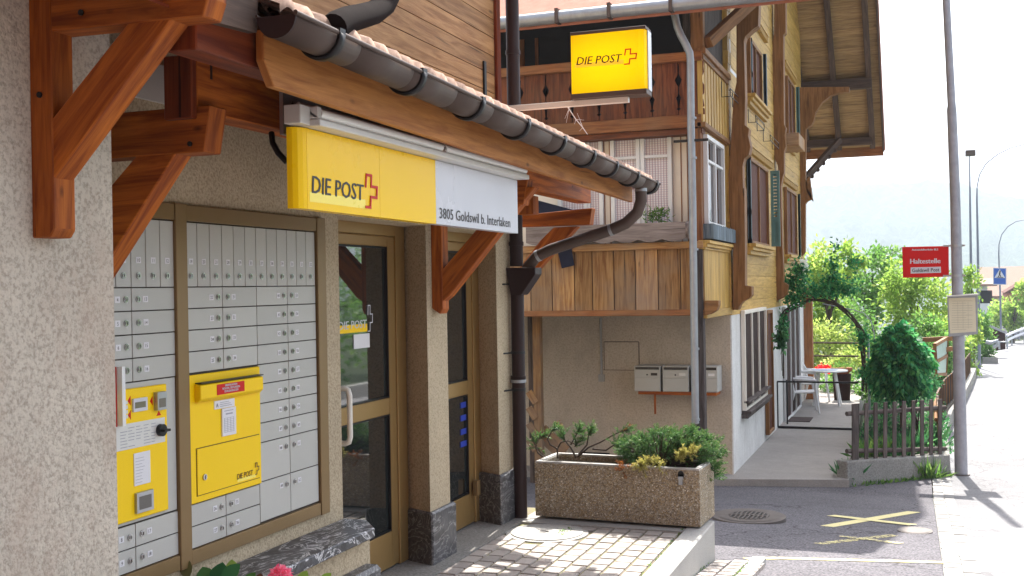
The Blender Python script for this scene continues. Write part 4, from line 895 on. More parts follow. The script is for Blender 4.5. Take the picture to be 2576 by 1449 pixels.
# --- roof
ZE, SL, YR0 = 4.94, .797, 20.4; XVg = -.74
zroof = lambda Y: ZE + SL * (28.0 - Y) if Y > YR0 else ZE + SL * (Y - 12.8)
def PS(x, y):
    d = ray(x, y); t = (ZE + SL * 28.0 - EYE) / (d.z + SL * d.y); return O + d * t
b = B(); Y = YR0
while Y < 27.95:
    b.hexa([(-9.5, Y + .003, zroof(Y + .003)), (XVg, Y + .003, zroof(Y + .003)), (XVg, Y + .133, zroof(Y + .133)), (-9.5, Y + .133, zroof(Y + .133)), (-9.5, Y + .003, zroof(Y + .003) + .03), (XVg, Y + .003, zroof(Y + .003) + .03), (XVg, Y + .133, zroof(Y + .133) + .03), (-9.5, Y + .133, zroof(Y + .133) + .03)], L=(1, 0, 0)); Y += .136
b.build('soffit_boarding', M['soffit'], ch)
b = B(); b.hexa([(-9.5, YR0, zroof(YR0)), (XVg, YR0, zroof(YR0)), (XVg, 12.8, ZE), (-9.5, 12.8, ZE), (-9.5, YR0, zroof(YR0) + .03), (XVg, YR0, zroof(YR0) + .03), (XVg, 12.8, ZE + .03), (-9.5, 12.8, ZE + .03)], L=(1, 0, 0)); b.build('soffit_boarding', M['soffit'], ch)
b = B()
for s0, s1 in ((YR0, 28.15), (YR0, 12.6)):
    z0_, z1_ = zroof(YR0) + .035, zroof(YR0) + .035 - SL * abs(s1 - YR0)
    b.hexa([(-9.6, s0, z0_), (XVg + .06, s0, z0_), (XVg + .06, s1, z1_), (-9.6, s1, z1_), (-9.6, s0, z0_ + .14), (XVg + .06, s0, z0_ + .14), (XVg + .06, s1, z1_ + .14), (-9.6, s1, z1_ + .14)], L=(1, 0, 0))
b.build('roof', M['tile_red'], ch)
b = B(); b.hexa([(XVg, YR0, zroof(YR0) - .12), (XVg + .04, YR0, zroof(YR0) - .12), (XVg + .04, 28.02, ZE - .13), (XVg, 28.02, ZE - .13), (XVg, YR0, zroof(YR0) + .033), (XVg + .04, YR0, zroof(YR0) + .033), (XVg + .04, 28.02, ZE + .02), (XVg, 28.02, ZE + .02)]); b.build('verge_board', M['rafter'], ch)
for px in (2178, 2085, 1996):
    q = PS(px, 60); 
    b = B(); b.beam((q.x, YR0 + .2, zroof(YR0 + .2) - .085), (q.x, 27.9, zroof(27.9) - .085), .12, .15, side=(1, 0, 0)); b.build('rafter', M['rafter'], ch, bevel=.006)
q = PS(2192, 175); zq = zroof(q.y) - .16
b = B(); b.box(XC - .2, q.x, q.y, q.y + .2, zq - .24, zq, L=(1, 0, 0)); b.build('purlin', M['rafter'], ch, bevel=.01)
q = PS(2192, 326); zq = zroof(q.y) - .16
b = B(); b.box(XC - .5, q.x, q.y, q.y + .18, zq - .18, zq + .0, L=(1, 0, 0)); b.build('purlin', M['rafter'], ch, bevel=.01)
b = B(); b.box(-6, XVg + .02, 28.0, 28.05, ZE - .22, ZE + .03, L=(1, 0, 0)); b.build('eave_board', M['chalet_rail'], ch)
qa, qb = PY(2028, 447, 26.3), PY(2112, 352, 27.2); b = B(); b.beam(qa, qb, .12, .13)
for i in range(5): q = qa.lerp(qb, .1 + i * .17); b.disc((q.x + .05, q.y - .04, q.z - .06), .05, (0, 1, 0), .1, 10)
b.build('carved_brace', M['rafter'], ch)
# near eave: gutter, fascia, downpipe
YG = 12.55; g0, g1 = PY(1290, 36, YG), PY(1690, 13, YG)
b = B(); b.tube([(-8.5, YG, g1.z), (XVg, YG, g1.z)], .075, 14); gg = b.build('gutter', M['zinc'], ch)
b = B()
for xx in (1404, 1535, 1690): q = PY(xx, 25, YG).x; b.box(q - .02, q + .02, YG - .09, YG + .09, g1.z - .085, g1.z + .09, t=.5)
b.build('gutter_hook', M['gutter'], gg)
B().box(-9, XVg, YG + .12, YG + .16, g1.z - .05, g1.z + .1, L=(1, 0, 0)).build('eave_board', M['chalet_rail'], ch)
YD = 12.9
pp = [PY(*p, YD) for p in ((1694, -15), R1b(1357, 60), R1b(1357, 110), R1b(1375, 195), R1b(1400, 255), R1b(1440, 330), R1b(1465, 385), R1b(1470, 430), R1b(1474, 900), R2b(1395, 200), R2b(1405, 1000), (1749.5, 1065))]
b = B(); b.tube(pp[1:], .045, 14); b.tube([pp[0], pp[1]], [.085, .047], 14)
for xx, yy in ((1741, 300), (1742.5, 400), (1746, 630), (1748.5, 880), (1750, 1058)): q = PY(xx, yy, YD); b.tube([q, q + Vector((0, 0, .025))], .051, 14)
dpp = b.build('downpipe', M['zinc'], ch)
q = PY(1750.5, 1068, YD); b = B(); b.tube([(q.x, YD, q.z), (q.x, YD, -1.1)], .05, 14); b.tube([(q.x - .1, YD, q.z - .1), (q.x + .08, YD, q.z - .1)], .012, 6); b.build('downpipe_foot', M['black'], dpp)
q = PY(1748, 353, YD); b = B(); b.box(q.x - .25, q.x + .16, YD - .02, YD + .02, q.z - .015, q.z + .015, t=.5); b.build('wire_bracket', M['black'], dpp, bevel=.004)
# things on the grey wall
b = B(); q0, q1 = PY(1509, 800, YW - .02), PY(1513, 942, YW - .02); b.tube([(q1.x, YW - .018, q0.z), (q1.x, YW - .018, q1.z)], .017, 8); b.box(q1.x - .04, q1.x + .04, YW - .04, YW - .001, q1.z - .1, q1.z, t=.5); b.build('conduit_switch', M['concrete'], ch)
b = B()
for (x0, y0, x1, y1) in ((1520, 859, 1607, 861), (1606, 861, 1609, 918), (1518, 930, 1597, 932), (1519, 861, 1521, 930)):
    a_, c_ = PY(x0, y0, YW), PY(x1, y1, YW); b.box(min(a_.x, c_.x), max(a_.x, c_.x) + .001, YW - .003, YW - .0005, min(a_.z, c_.z), max(a_.z, c_.z) + .001, t=.5)
b.build('wall_crack', M['grey_wood'], ch)
q0, q1 = PY(1469, 1137, YW), PY(1534, 1147, YW); B().box(q0.x, q1.x, YW - .01, YW - .0005, q1.z, q0.z, t=.5).build('cellar_vent', M['black'], ch)
b = B(); Yp = 13.7
for x0, x1 in ((1340, 1360),): b.box(PY(x0, 900, Yp).x, PY(x1, 900, Yp).x, Yp, Yp + .1, -1.1, bz0, L=(0, 0, 1))
b.build('wooden_post', M['chalet_plank'], ch, bevel=.005)
b = B(); b.box(PY(1322, 900, Yp).x, PY(1334, 900, Yp).x, Yp + .1, Yp + .2, -1.1, bz0, L=(0, 0, 1)); b.build('wooden_post', M['grey_wood'], ch)
b = B()
for yy in (985, 1025, 1065, 1105): a_ = PY(1330, yy, Yp); c_ = PY(1348, yy + 28, Yp); b.beam(a_, c_, .03, .09, side=(0, 1, 0))
a_, c_ = PY(1360, 1085, Yp + .2), PY(1420, 1140, Yp + .2); b.beam(a_, c_, .04, .22, side=(0, 1, 0)); b.build('stair_board', M['chalet_plank'], ch)
# triple letterboxes
LY = YW - .36
def lbox(x0, x1, lab, win, nm):
    a_, c_, z1, z0 = PY(x0, 950, LY).x, PY(x1, 950, LY).x, PY(1660, 921, LY).z, PY(1660, 985, LY).z
    t_ = thing('letterbox', ((a_ + c_) / 2, LY, z0), lab, 'letterbox', 'letterboxes on the chalet wall')
    b = B(); b.box(a_ + .004, c_ - .004, LY, YW - .03, z0, z1, t=.5); b.build('body', M['boxgrey'], t_, bevel=.004)
    h = z1 - z0; b = B(); b.box(a_ + .01, c_ - .01, LY - .008, LY, z0 + .01, z0 + h * .53, t=.5); b.box(a_ + .01, c_ - .01, LY - .008, LY, z0 + h * .55, z0 + h * .83, t=.5); b.disc(((a_ + c_) / 2 + .0, LY - .008, z0 + h * .66), .012, (0, -1, 0), .005, 10, mi=1)
    b.build('door', [M['boxgrey'], M['ink']], t_, bevel=.002)
    b = B(); b.box(a_ + .02, c_ - .02, LY - .004, LY, z0 + h * .86, z0 + h * .96, t=.5); b.build('slot', M['ink'], t_)
    b = B(); wd = c_ - a_; b.box(a_ + wd * .64, a_ + wd * .88, LY - .012, LY - .008, z0 + h * .63, z0 + h * .73, t=.5); b.build('name_plate', win, t_)
    return a_, c_, z0
A0 = lbox(1595, 1662, 'metal letterbox on the chalet wall with a dark name plate, leftmost of three', M['ink'], 0)
lbox(1666, 1733, 'metal letterbox with pale name plate, middle one of the three left of the zinc downpipe', M['lamp_body'], 1)
A2 = lbox(1739, 1806, 'metal letterbox partly hidden behind the zinc downpipe, rightmost of three', M['plastic_white'], 2)
b = B(); b.box(A0[0] + .05, A2[1] - .03, LY + .02, YW - .001, A0[2] - .045, A0[2] - .002, L=(1, 0, 0)); q = PY(1647, 990, LY + .1); b.box(q.x - .012, q.x + .012, LY + .1, LY + .12, q.z - .28, A0[2] - .045, t=.5)
b.build('letterbox_board', M['timber'], label='orange wooden board with metal stay carrying the three letterboxes', cat='shelf')
# navy cloth
b = B(); P = [R2b(*p) for p in ((255, 178), (520, 250), (505, 400), (516, 520), (537, 655), (447, 677), (418, 555), (300, 560), (262, 520))]
b.prism([PY(x, y, YB - .06) for x, y in P], (0, .012, 0), t=.5); b.build('cloth', M['navy'], label='dark navy cloth hanging over the lower balcony rail behind the drain bend', cat='cloth')
# ================================================================== GROUND
def strip_mesh(name, mat, ys, xl, xr, zf, nx=1, label=None, kind='structure', skirt=0):
    b = B(); vs, fs = [], []
    for y in ys:
        for i in range(nx + 1): vs.append((lerp(xl(y), xr(y), i / nx), y, zf(y)))
    for j in range(len(ys) - 1):
        for i in range(nx): a = j * (nx + 1) + i; fs.append((a, a + 1, a + nx + 2, a + nx + 1))
    b.shared(vs, fs, 0, .5, False); return b.build(name, M[mat], origin=False, kind=kind)
def interp(T):
    def f(y):
        for (a, va), (c, vc) in zip(T[:-1], T[1:]):
            if y <= c: return lerp(va, vc, max(0, (y - a)) / (c - a))
        return T[-1][1]
    return f
zfar = interp([(-400, 3), (-50, .3), (0, .2), (7, -.2), (14.4, -.97), (81, -2.97), (140, -4.6), (300, -14), (700, -30), (4000, -32)])
edge = interp([(-60, .36), (16, .38), (22, .5), (27, .8), (32, 1.15), (45, 1.95), (60, 3.2), (77, 4.4), (100, 7.4), (120, 12)])
ysr = [-4.4, -2, 0, 2, 4, 6, 7] + [7.5 + .5 * i for i in range(14)] + [14.4] + [15 + i for i in range(20)] + [36 + 3 * i for i in range(28)]
strip_mesh('road', 'road', ysr, edge, lambda y: edge(y) + 8.5, zr)
yy_ = [-400, -50, -5, 0, 3, 7, 10, 14.4, 20, 40, 60, 81, 110, 140, 200, 300, 500, 700, 1200, 4000]
b = B(); xs_ = [-3000, -300, -40, -9.6, 0, 9, 40, 300, 3000]; vs = [(x, y, zfar(y) - .16 - (.0 if abs(x) < 50 else 0)) for y in yy_ for x in xs_]
fs = [(j * 9 + i, j * 9 + i + 1, (j + 1) * 9 + i + 1, (j + 1) * 9 + i) for j in range(len(yy_) - 1) for i in range(8)]
b.shared(vs, fs, 0, .5); b.build('ground', M['earth'], origin=False, kind='structure')
strip_mesh('yard', 'asphalt', [-10, 0, 2, 4, 6, 7, 8, 9, 10, 11, 12, 13, 14.4, 15.1, 16.6], lambda y: -9.5, lambda y: .135, zr, 6)
def grassy(): pass
strip_mesh('gutter_bed', 'stone', [0, 4, 7, 10, 14.4, 18, 22, 26], lambda y: edge(y) - .24, lambda y: edge(y) + .01, lambda y: zr(y) - .004)
# gutter stones along the road edge
b = B(); y = 1.0
while y < 26:
    l = random.uniform(.16, .24); z = zr(y) + .004; z2 = zr(y + l - .012) + .004; e_ = edge(y) - .36
    for x0, x1 in ((.125, .243), (.247, .362)):
        jz = random.uniform(-.003, .004); o_ = random.uniform(-.004, .004)
        b.hexa([(e_ + x0 + o_, y, z - .05), (e_ + x1, y, z - .05), (e_ + x1, y + l - .007, z2 - .05), (e_ + x0 + o_, y + l - .007, z2 - .05), (e_ + x0 + .003 + o_, y + .003, z + jz), (e_ + x1 - .003, y + .003, z + jz), (e_ + x1 - .003, y + l - .01, z2 + jz), (e_ + x0 + .003 + o_, y + l - .01, z2 + jz)])
    y += l
k = NT('kerb_stone'); o_ = k.objc(); n_ = k.noise(o_, 50, 4, .7); col = k.mix((.22, .215, .21), (.33, .32, .31), n_); k.base(k.tint(col, .85, 1.15)); k.rough(.85); k.bump(n_, .4, .004)
KST = k.m; b.build('gutter_stones', KST, origin=False, kind='structure')
# post office paving
b = B(); k = 0; x = -2.70; per = .116
while x < -1.545:
    y = 2.8 + (k % 2) * .075 + random.uniform(-.01, .01)
    while y < 7.42:
        l = random.choice((.145, .15, .155)); jz = random.uniform(-.002, .002); x1 = min(x + per - .006, -1.528)
        yb_ = min(y + l - .006, 7.42)
        dd = Vector(((x + x1) / 2 + 2.53, (y + yb_) / 2 - 7.18)).length if False else math.hypot((x + x1) / 2 + 2.42, (y + yb_) / 2 - 7.18)
        if dd > .30:
            b.hexa([(x, y, -.05), (x1, y, -.05), (x1, yb_, -.05), (x, yb_, -.05), (x + .007, y + .007, .006 + jz), (x1 - .007, y + .007, .006 + jz), (x1 - .007, yb_ - .007, .006 + jz), (x + .007, yb_ - .007, .006 + jz)])
        y += l
    x += per; k += 1
k = NT('concrete_paver'); o_ = k.objc(); n_ = k.noise(o_, 70, 4, .7); n2_ = k.noise(o_, 3, 4, .6); col = k.mix((.30, .265, .24), (.43, .39, .36), n_); col = k.mix(col, k.mix(.75, 1.2, n2_), .8, 'MULTIPLY'); k.base(k.tint(col, .86, 1.14)); k.rough(.85); k.bump(n_, .5, .003)
PAV = k.m; b.build('paving', PAV, origin=False, kind='structure')
k = NT('mossy_joint'); o_ = k.objc(); n_ = k.noise(o_, 14, 4, .7); k.base(k.mix((.19, .16, .125), (.19, .19, .08), k.ramp(n_, [(.45, (0, 0, 0)), (.6, (1, 1, 1))]))); k.rough(.95); k.bump(k.noise(o_, 90, 3), .6, .004)
B().box(-3.3, -1.53, 2.0, 8.0, -.3, -.004, t=.5).build('paving_bed', k.m, origin=False, kind='structure')
JOINT = k.m
b = B(); b.box(-1.525, -1.375, 1.0, 7.80, -.6, .02, t=.5); b.build('kerb', M['concrete'], origin=False, kind='structure', bevel=.008)
b = B(); b.box(-2.72, -1.528, 7.43, 8.2, -.4, .012, t=.5); b.build('kerb_strip', M['concrete'], origin=False, kind='structure')
# lower paver patch + low kerb
b = B(); x = -1.37; k = 0; zc = lambda y: zr(y) + .03
while x < -1.12:
    y = 4.6 + (k % 2) * .07
    while y < 7.72:
        l = .145; b.hexa([(x, y, zc(y) - .06), (x + .112, y, zc(y) - .06), (x + .112, y + l - .006, zc(y + l) - .06), (x, y + l - .006, zc(y + l) - .06), (x + .006, y + .006, zc(y)), (x + .106, y + .006, zc(y)), (x + .106, y + l - .012, zc(y + l)), (x + .006, y + l - .012, zc(y + l))]); y += l
    x += .118; k += 1
b.build('lower_paving', PAV, origin=False, kind='structure')
b = B(); b.hexa([(-1.135, 4, zr(4) - .2), (-1.04, 4, zr(4) - .2), (-1.04, 7.95, zr(7.95) - .2), (-1.135, 7.95, zr(7.95) - .2), (-1.135, 4, zr(4) + .05), (-1.04, 4, zr(4) + .05), (-1.04, 7.95, zr(7.95) + .05), (-1.135, 7.95, zr(7.95) + .05)]); b.build('low_kerb', M['concrete'], origin=False, kind='structure', bevel=.006)
# manholes and drain
q = PZ(1353, 1333, 0); mz = B(); mz.disc((-2.42, 7.18, -.03), .285, (0, 0, 1), .035, 40, t=.5); mz.disc((-2.42, 7.18, .005), .25, (0, 0, 1), .006, 40, t=.5); mz.disc((-2.42, 7.18, .0115), .012, (0, 0, 1), .001, 12, mi=1, t=.5)
mz.build('manhole_cover', [M['concrete'], M['ink']], label='round pale concrete manhole cover in the paving before the planter', cat='manhole cover')
gq = PG(1884, 1308); tilt = Vector((0, .104, 1)).normalized()
b = B(); R_ = .29; c0 = Vector((gq.x, gq.y, zr(gq.y) + .038)); tilt = Vector((0, 0, 1))
u_, v_ = Vector((1, 0, 0)), Vector((0, 1, 0))
def ring(b, r0_, r1_, h, mi=0, n=40):
    for i in range(n):
        a0, a1 = 6.28318 * i / n, 6.28318 * (i + 1) / n; f = lambda r, a: c0 + u_ * r * math.cos(a) + v_ * r * math.sin(a) + tilt * h
        b.face([f(r0_, a0), f(r1_, a0), f(r1_, a1), f(r0_, a1)], mi, .5)
ring(b, .195, .29, .008); b.tube([c0 - ZV * .1, c0 + ZV * .004], .35, 40, caps=True); 
b.prism([c0 + ZV * .005 + u_ * .198 * math.cos(6.283 * i / 30) + v_ * .198 * math.sin(6.283 * i / 30) for i in range(30)], tilt * .002, 1, .5)
for i in range(-4, 5):
    s_ = i * .042; h_ = math.sqrt(max(0, .19 ** 2 - s_ ** 2)); 
    for a_, c_ in ((-h_, -.012), (.012, h_)):
        if c_ - a_ > .02: p, q_ = c0 + u_ * s_ + v_ * a_, c0; b.beam(p + tilt * .009, c0 + u_ * (s_ + .012) + v_ * c_ + tilt * .009, .017, .006)
b.beam(c0 - u_ * .19 + tilt * .009, c0 + u_ * .19 + tilt * .009, .022, .0065, side=v_)
b.build('drain_grate', [M['iron'], M['black']], label='round cast iron drain grate set in the asphalt beside the planter', cat='drain grate')
gq = PG(2302, 1338); c0 = Vector((gq.x, gq.y, zr(gq.y) + .012)); b = B(); ring(b, 0, .13, .006); b.tube([c0 - ZV * .06, c0 + ZV * .003], .15, 30); b.build('utility_cover', M['iron'], label='small round grey utility cover in the asphalt by the yellow crosses', cat='manhole cover')
# yellow marks
def gline(b, x0, y0, x1, y1, wd, taper=1.0, n=8):
    p, q_ = PG(x0, y0), PG(x1, y1); d = (q_ - p).normalized(); s_ = Vector((-d.y, d.x, 0)); 
    for i in range(n):
        a, c_ = i / n, (i + 1) / n; P_ = p.lerp(q_, a); Q_ = p.lerp(q_, c_); w0 = wd * lerp(1, taper, a) * random.uniform(.9, 1.08) / 2; w1 = wd * lerp(1, taper, c_) / 2
        if i: w0 = pw
        pw = w1
        f = lambda v_, dz=.004: Vector((v_.x, v_.y, zr(v_.y) + dz + off_))
        b.face([f(P_ - s_ * w0), f(Q_ - s_ * w1), f(Q_ + s_ * w1), f(P_ + s_ * w0)], 0, .5)
off_ = 0
def faded(name, lo, hi):
    k = NT(name); o = k.objc(); n = k.noise(o, 28, 6, .75); al = k.ramp(n, [(lo, (0, 0, 0)), (hi, (1, 1, 1))]); k.base(k.mix((.62, .54, .24), (.72, .66, .38), k.noise(o, 80, 3))); k.rough(.85)
    k.l(al, k.b.inputs['Alpha']); return k.m
FD, FD2 = faded('worn_yellow_paint', .33, .38), faded('very_worn_yellow_paint', .47, .53)
b = B(); gline(b, 2080, 1325, 2300, 1288, .14); off_ = .004; gline(b, 2090, 1298, 2297, 1322, .15); b.build('painted_cross', FD, origin=False, kind='structure')
b = B(); off_ = 0; gline(b, 2059, 1369, 2250, 1347, .10); off_ = .004; gline(b, 2114, 1350, 2268, 1369, .10); b.build('faded_cross', FD2, origin=False, kind='structure')
b = B(); off_ = 0; gline(b, 1876, 1407, 1960, 1405, .10); gline(b, 1960, 1405, 2383, 1416, .10); b.build('yellow_line', FD, origin=False, kind='structure')

# ================================================================== chalet path, terrace
g0, g1 = PG(1790, 1222), PG(2132, 1226); t1 = PZ(2146, 1086, ZG); t2 = PZ(2156, 990, ZG)
b = B(); b.prism([(-9.5, g0.y + .02, ZG), (g0.x, g0.y, ZG), (g1.x + .02, g1.y, ZG), (t1.x, t1.y, ZG), (t1.x, t1.y, ZG), (t2.x + .1, t2.y, ZG), (t2.x, 31, ZG), (-9.5, 31, ZG)][:3] + [(t1.x, t1.y, ZG), (t2.x + .1, t2.y, ZG), (t2.x, 31, ZG), (-9.5, 31, ZG)], (0, 0, -.4), t=.5)
b.build('path', M['path'], origin=False, kind='structure')
# ================================================================== garden wall + fence
A = PG(2132, 1224); Bq = PG(2390, 1197); A = Vector((A.x, A.y, 0)); Bq = Vector((Bq.x, Bq.y, 0))
DN = (Bq - A).normalized(); NN = Vector((-DN.y, DN.x, 0))
def PV(x, y, off=0.0):
    d = ray(x, y); A_ = A + NN * off; n = NN; t = (A_ - Vector((0, 0, 0))).dot(n) / Vector((d.x, d.y, 0)).dot(n); return O + d * t
za, zb2 = PV(2132, 1161).z, PV(2388, 1144).z
b = B(); b.hexa([A.to_3d() + ZV * -1.3, Bq + ZV * -1.5, Bq + NN * .2 + ZV * -1.5, A + NN * .2 + ZV * -1.3, A + ZV * za, Bq + ZV * zb2, Bq + NN * .2 + ZV * zb2, A + NN * .2 + ZV * za]); 
gw = b.build('garden_wall', M['concrete_old'], bevel=.012, label='low mossy concrete garden wall carrying the picket fence', cat='wall')
side = [Bq, PG(2393, 1120), PG(2398, 1040), PG(2404, 985), PG(2436, 945)]; side = [Vector((p.x, p.y, 0)) for p in side]
side = [Bq, Vector((.42, 20, 0)), Vector((.62, 24, 0)), Vector((.95, 28, 0)), Vector((1.5, 36, 0)), Vector((1.95, 43, 0))]
b = B()
for i, (p, q_) in enumerate(zip(side[:-1], side[1:])):
    d = (q_ - p).normalized(); n_ = Vector((-d.y, d.x, 0)) * .2; zt0, zt1 = zb2 - .028 * (p.y - Bq.y) + .0, zb2 - .028 * (q_.y - Bq.y)
    if i == 0: p = p + Vector((0, .0, 0)); 
    b.hexa([p + ZV * -2.5, q_ + ZV * -2.5, q_ + n_ + ZV * -2.5, p + n_ + ZV * -2.5, p + ZV * zt0, q_ + ZV * zt1, q_ + n_ + ZV * zt1, p + n_ + ZV * zt0])
b.build('roadside_wall', M['concrete_old'], bevel=.01, label='long low concrete wall running along the pavement behind the bus stop pole', cat='wall')
fence = thing('picket_fence', tuple(A.lerp(Bq, .5) + ZV * za), 'dark weathered wooden picket fence standing on the low garden wall', 'fence')
for x in (1073, 1095, 1175, 1253, 1330, 1408, 1487, 1562, 1637, 1712, 1785):
    xx, yt = R5b(x, lerp(652, 612, (x - 1073) / 712)); yb_ = R5b(x, lerp(1122, 1072, (x - 1073) / 712))[1]
    p, q_ = PV(xx, yb_, .08), PV(xx + .5, yt, .08); hw = DN * .035
    b = B(); lean = DN * random.uniform(-.008, .008); b.hexa([p - hw, p + hw, p + hw + NN * .022, p - hw + NN * .022, q_ - hw + lean, q_ + hw + lean, q_ + hw + NN * .022 + lean, q_ - hw + NN * .022 + lean], L=(0, 0, 1)); b.build('picket', M['grey_wood'], fence, bevel=.006)
for y0_, y1_ in ((1041, 1025), (1135, 1129)):
    p, q_ = PV(2130, y0_, .125), PV(2378, y1_, .125); b = B(); b.tube([p, q_], .032, 8); b.build('rail', M['grey_wood'], fence)
sf = thing('roadside_fence', (.7, 24, -1), 'brown board fence receding along the roadside wall toward the lamp posts', 'fence')
y = Bq.y + .3; sd_ = [(p.y, p.x) for p in side]; fx = interp(sd_); i = 0
while y < 40:
    zt = zb2 - .028 * (y - Bq.y); h = .62
    b = B(); x = fx(y) - .12; b.box(x - .03, x, y, y + .10, zt - .05, zt + h, L=(0, 0, 1)); b.build('board', M['grey_wood' if i % 3 else 'brown_wood'], sf); y += .145 if y < 22 else .3; i += 1
b = B(); pth_ = [(fx(y) - .17, y, zb2 - .028 * (y - Bq.y) + .45) for y in (16.8, 20, 24, 28, 36, 40)]; b.tube(pth_, .03, 6); b.build('rail', M['brown_wood'], sf)
# leaning frame/gate with light panels
q0 = PY(2345, 960, 22.0)
gt = thing('lattice_trellis', (q0.x, 22, q0.z), 'brown lattice frame with pale green panels behind the roadside fence', 'trellis')
fr_ = [PY(*Z6(*p), 22.0 + dy) for p, dy in (((335, 1160), 0), ((455, 1090), 1.5), ((450, 1260), 1.5), ((440, 1440), 1.5), ((345, 1449), 0), ((345, 1320), 0))]
b = B()
for i, j in ((0, 1), (1, 2), (2, 3), (3, 4), (4, 5), (5, 0), (5, 2)): b.beam(fr_[i], fr_[j], .06, .06)
b.build('frame', M['brown_wood'], gt)
b = B(); b.prism([fr_[0], fr_[1], fr_[3], fr_[4]], (.01, .0, 0), t=.5); b.build('panel', plain('pale_green_panel', (.35, .48, .42), .4), gt)
b = B()
for y0_, y1_ in ((1110, 1095), (1230, 1195)): b.beam(PY(*Z6(215, y0_), 23), PY(*Z6(500, y1_), 23.5), .07, .09)
b.build('rail', M['brown_wood'], gt)

# ================================================================== barrier, chairs, table
q = PZ(1955, 1077, ZG); YQ = q.y
bar = thing('metal_barrier', (q.x, YQ, ZG), 'thin black metal barrier frame across the terrace entrance', 'barrier')
b = B(); r_ = .016; tl, tr = PY(1955, 960, YQ), PY(2160, 964, YQ + .0); bl_, br_ = PY(1955, 1077, YQ), PY(2143, 1088, YQ)
zt_ = tl.z; b.tube([(tl.x, YQ, ZG + .02), (tl.x, YQ, zt_)], r_, 8); b.tube([(tl.x + .1, YQ + .6, ZG), (tl.x + .1, YQ + .6, zt_ - .02)], r_, 8); b.tube([(tl.x, YQ, zt_), (tr.x, YQ, zt_)], r_, 8); b.build('rail', M['black'], bar)
b = B(); b.box(tl.x, br_.x, YQ - .02, YQ + .03, ZG + .003, ZG + .04, t=.5); b.build('floor_bar', M['black'], bar)
def chair(loc, rz, lab):
    t_ = thing('plastic_chair', loc, lab, 'chair', 'white plastic chairs on the terrace')
    lx, ly, lz = loc; cs, sn = math.cos(rz), math.sin(rz)
    T = lambda x, y, z: Vector((lx + x * cs - y * sn, ly + x * sn + y * cs, lz + z))
    b = B(); b.prism([T(-.22, -.22, .42), T(.22, -.22, .43), T(.21, .2, .41), T(-.21, .2, .41)], (0, 0, -.03), t=.5); b.build('seat', M['plastic_white'], t_, bevel=.01)
    for sx in (-1, 1):
        b = B(); b.tube([T(sx * .27, -.27, 0), T(sx * .24, -.22, .4), T(sx * .27, -.2, .64)], [.022, .028, .03], 8); b.build('leg', M['plastic_white'], t_)
        b = B(); b.tube([T(sx * .25, .3, 0), T(sx * .22, .2, .4)], [.02, .03], 8); b.build('leg', M['plastic_white'], t_)
        b = B(); b.tube([T(sx * .27, -.22, .645), T(sx * .29, 0, .66), T(sx * .24, .24, .68)], [.028, .032, .026], 8); b.build('armrest', M['plastic_white'], t_)
    b = B(); n = 6
    b.tube([T(-.22, .2, .4), T(-.24, .26, .7), T(-.18, .31, .84), T(0, .33, .88), T(.18, .31, .84), T(.24, .26, .7), T(.22, .2, .4)], .024, 8)
    for i in range(5): x = -.14 + i * .07; b.beam(T(x, .21, .42), T(x * 1.05, .32, .86), .045, .014)
    b.build('backrest', M['plastic_white'], t_)
c1 = PZ(2022, 1036, ZG); chair((c1.x, c1.y, ZG), math.radians(100), 'white plastic armchair at the terrace table, nearer one with its back to the chalet')
c2 = PZ(2040, 1012, ZG); chair((c2.x + .02, c2.y + .1, ZG), math.radians(70), 'white plastic armchair on the far side of the nearer chair, close to the door')
q = PZ(2082, 1018, ZG)
tb = thing('terrace_table', (q.x, q.y, ZG), 'white plastic garden table with a blue cloth on the terrace', 'table')
b = B(); b.disc((q.x, q.y, ZG + .70), .42, (0, 0, 1), .03, 28, t=.5); b.build('table_top', M['plastic_white'], tb, bevel=.006)
for a in (0.8, 2.4, 3.9, 5.5): b = B(); b.tube([(q.x + .36 * math.cos(a), q.y + .36 * math.sin(a), ZG), (q.x + .22 * math.cos(a), q.y + .22 * math.sin(a), ZG + .7)], .025, 8); b.build('leg', M['plastic_white'], tb)
b = B(); b.disc((q.x - .05, q.y, ZG + .7305), .27, (0, 0, 1), .006, 20, t=.5); b.build('cloth', plain('pale_blue_cloth', (.45, .52, .66), .8), tb)
a_, c_ = PZ(1990, 1050, ZG), PZ(2030, 1062, ZG)
b = B(); b.box(a_.x - .02, c_.x + .05, c_.y, a_.y, ZG + .001, ZG + .015, t=.5); b.build('door_mat', plain('brown_mat', (.05, .03, .028), .95, bump=.5), label='dark brown door mat on the terrace in front of the white chair', cat='mat')

# ================================================================== BUS STOP
pb_ = PG(2418, 1195); YPp = pb_.y
bs = thing('bus_stop_pole', (pb_.x, YPp, pb_.z), 'tall grey metal pole beside the road carrying the bus stop sign and timetable', 'pole')
ctr = [PY(2418, 1194, YPp), PY(2411, 840, YPp), PY(2403, 500, YPp), PY(2394, 275, YPp), PY(2394, 265, YPp), PY(2380, -10, YPp), PY(2372, -200, YPp)]
rr = [15.2, 13.6, 12.0, 11.2, 9.6, 8.8, 8.2]; rr = [r_ * YPp / 1.05 / F for r_ in rr]
b = B(); b.tube(ctr, rr, 20); po = b.build('pole', M['pole_grey'], bs)
b = B(); b.tube([ctr[0] - ZV * .01, ctr[0] + ZV * .015], rr[0] * 1.35, 20); b.build('foot_ring', M['iron'], bs)
sy = YPp - .02
hs_ = thing('bus_stop_sign', tuple(PY(2328, 699, sy)), 'red bus stop sign lettered Haltestelle clamped to the left of the pole', 'sign')
c4 = [PY(*Z6(*p), sy) for p in ((28, 510), (473, 500), (470, 203), (20, 212))]
b = B(); b.prism(c4, (0, .02, 0), t=.5); b.build('sign_plate', M['red'], hs_, bevel=.002)
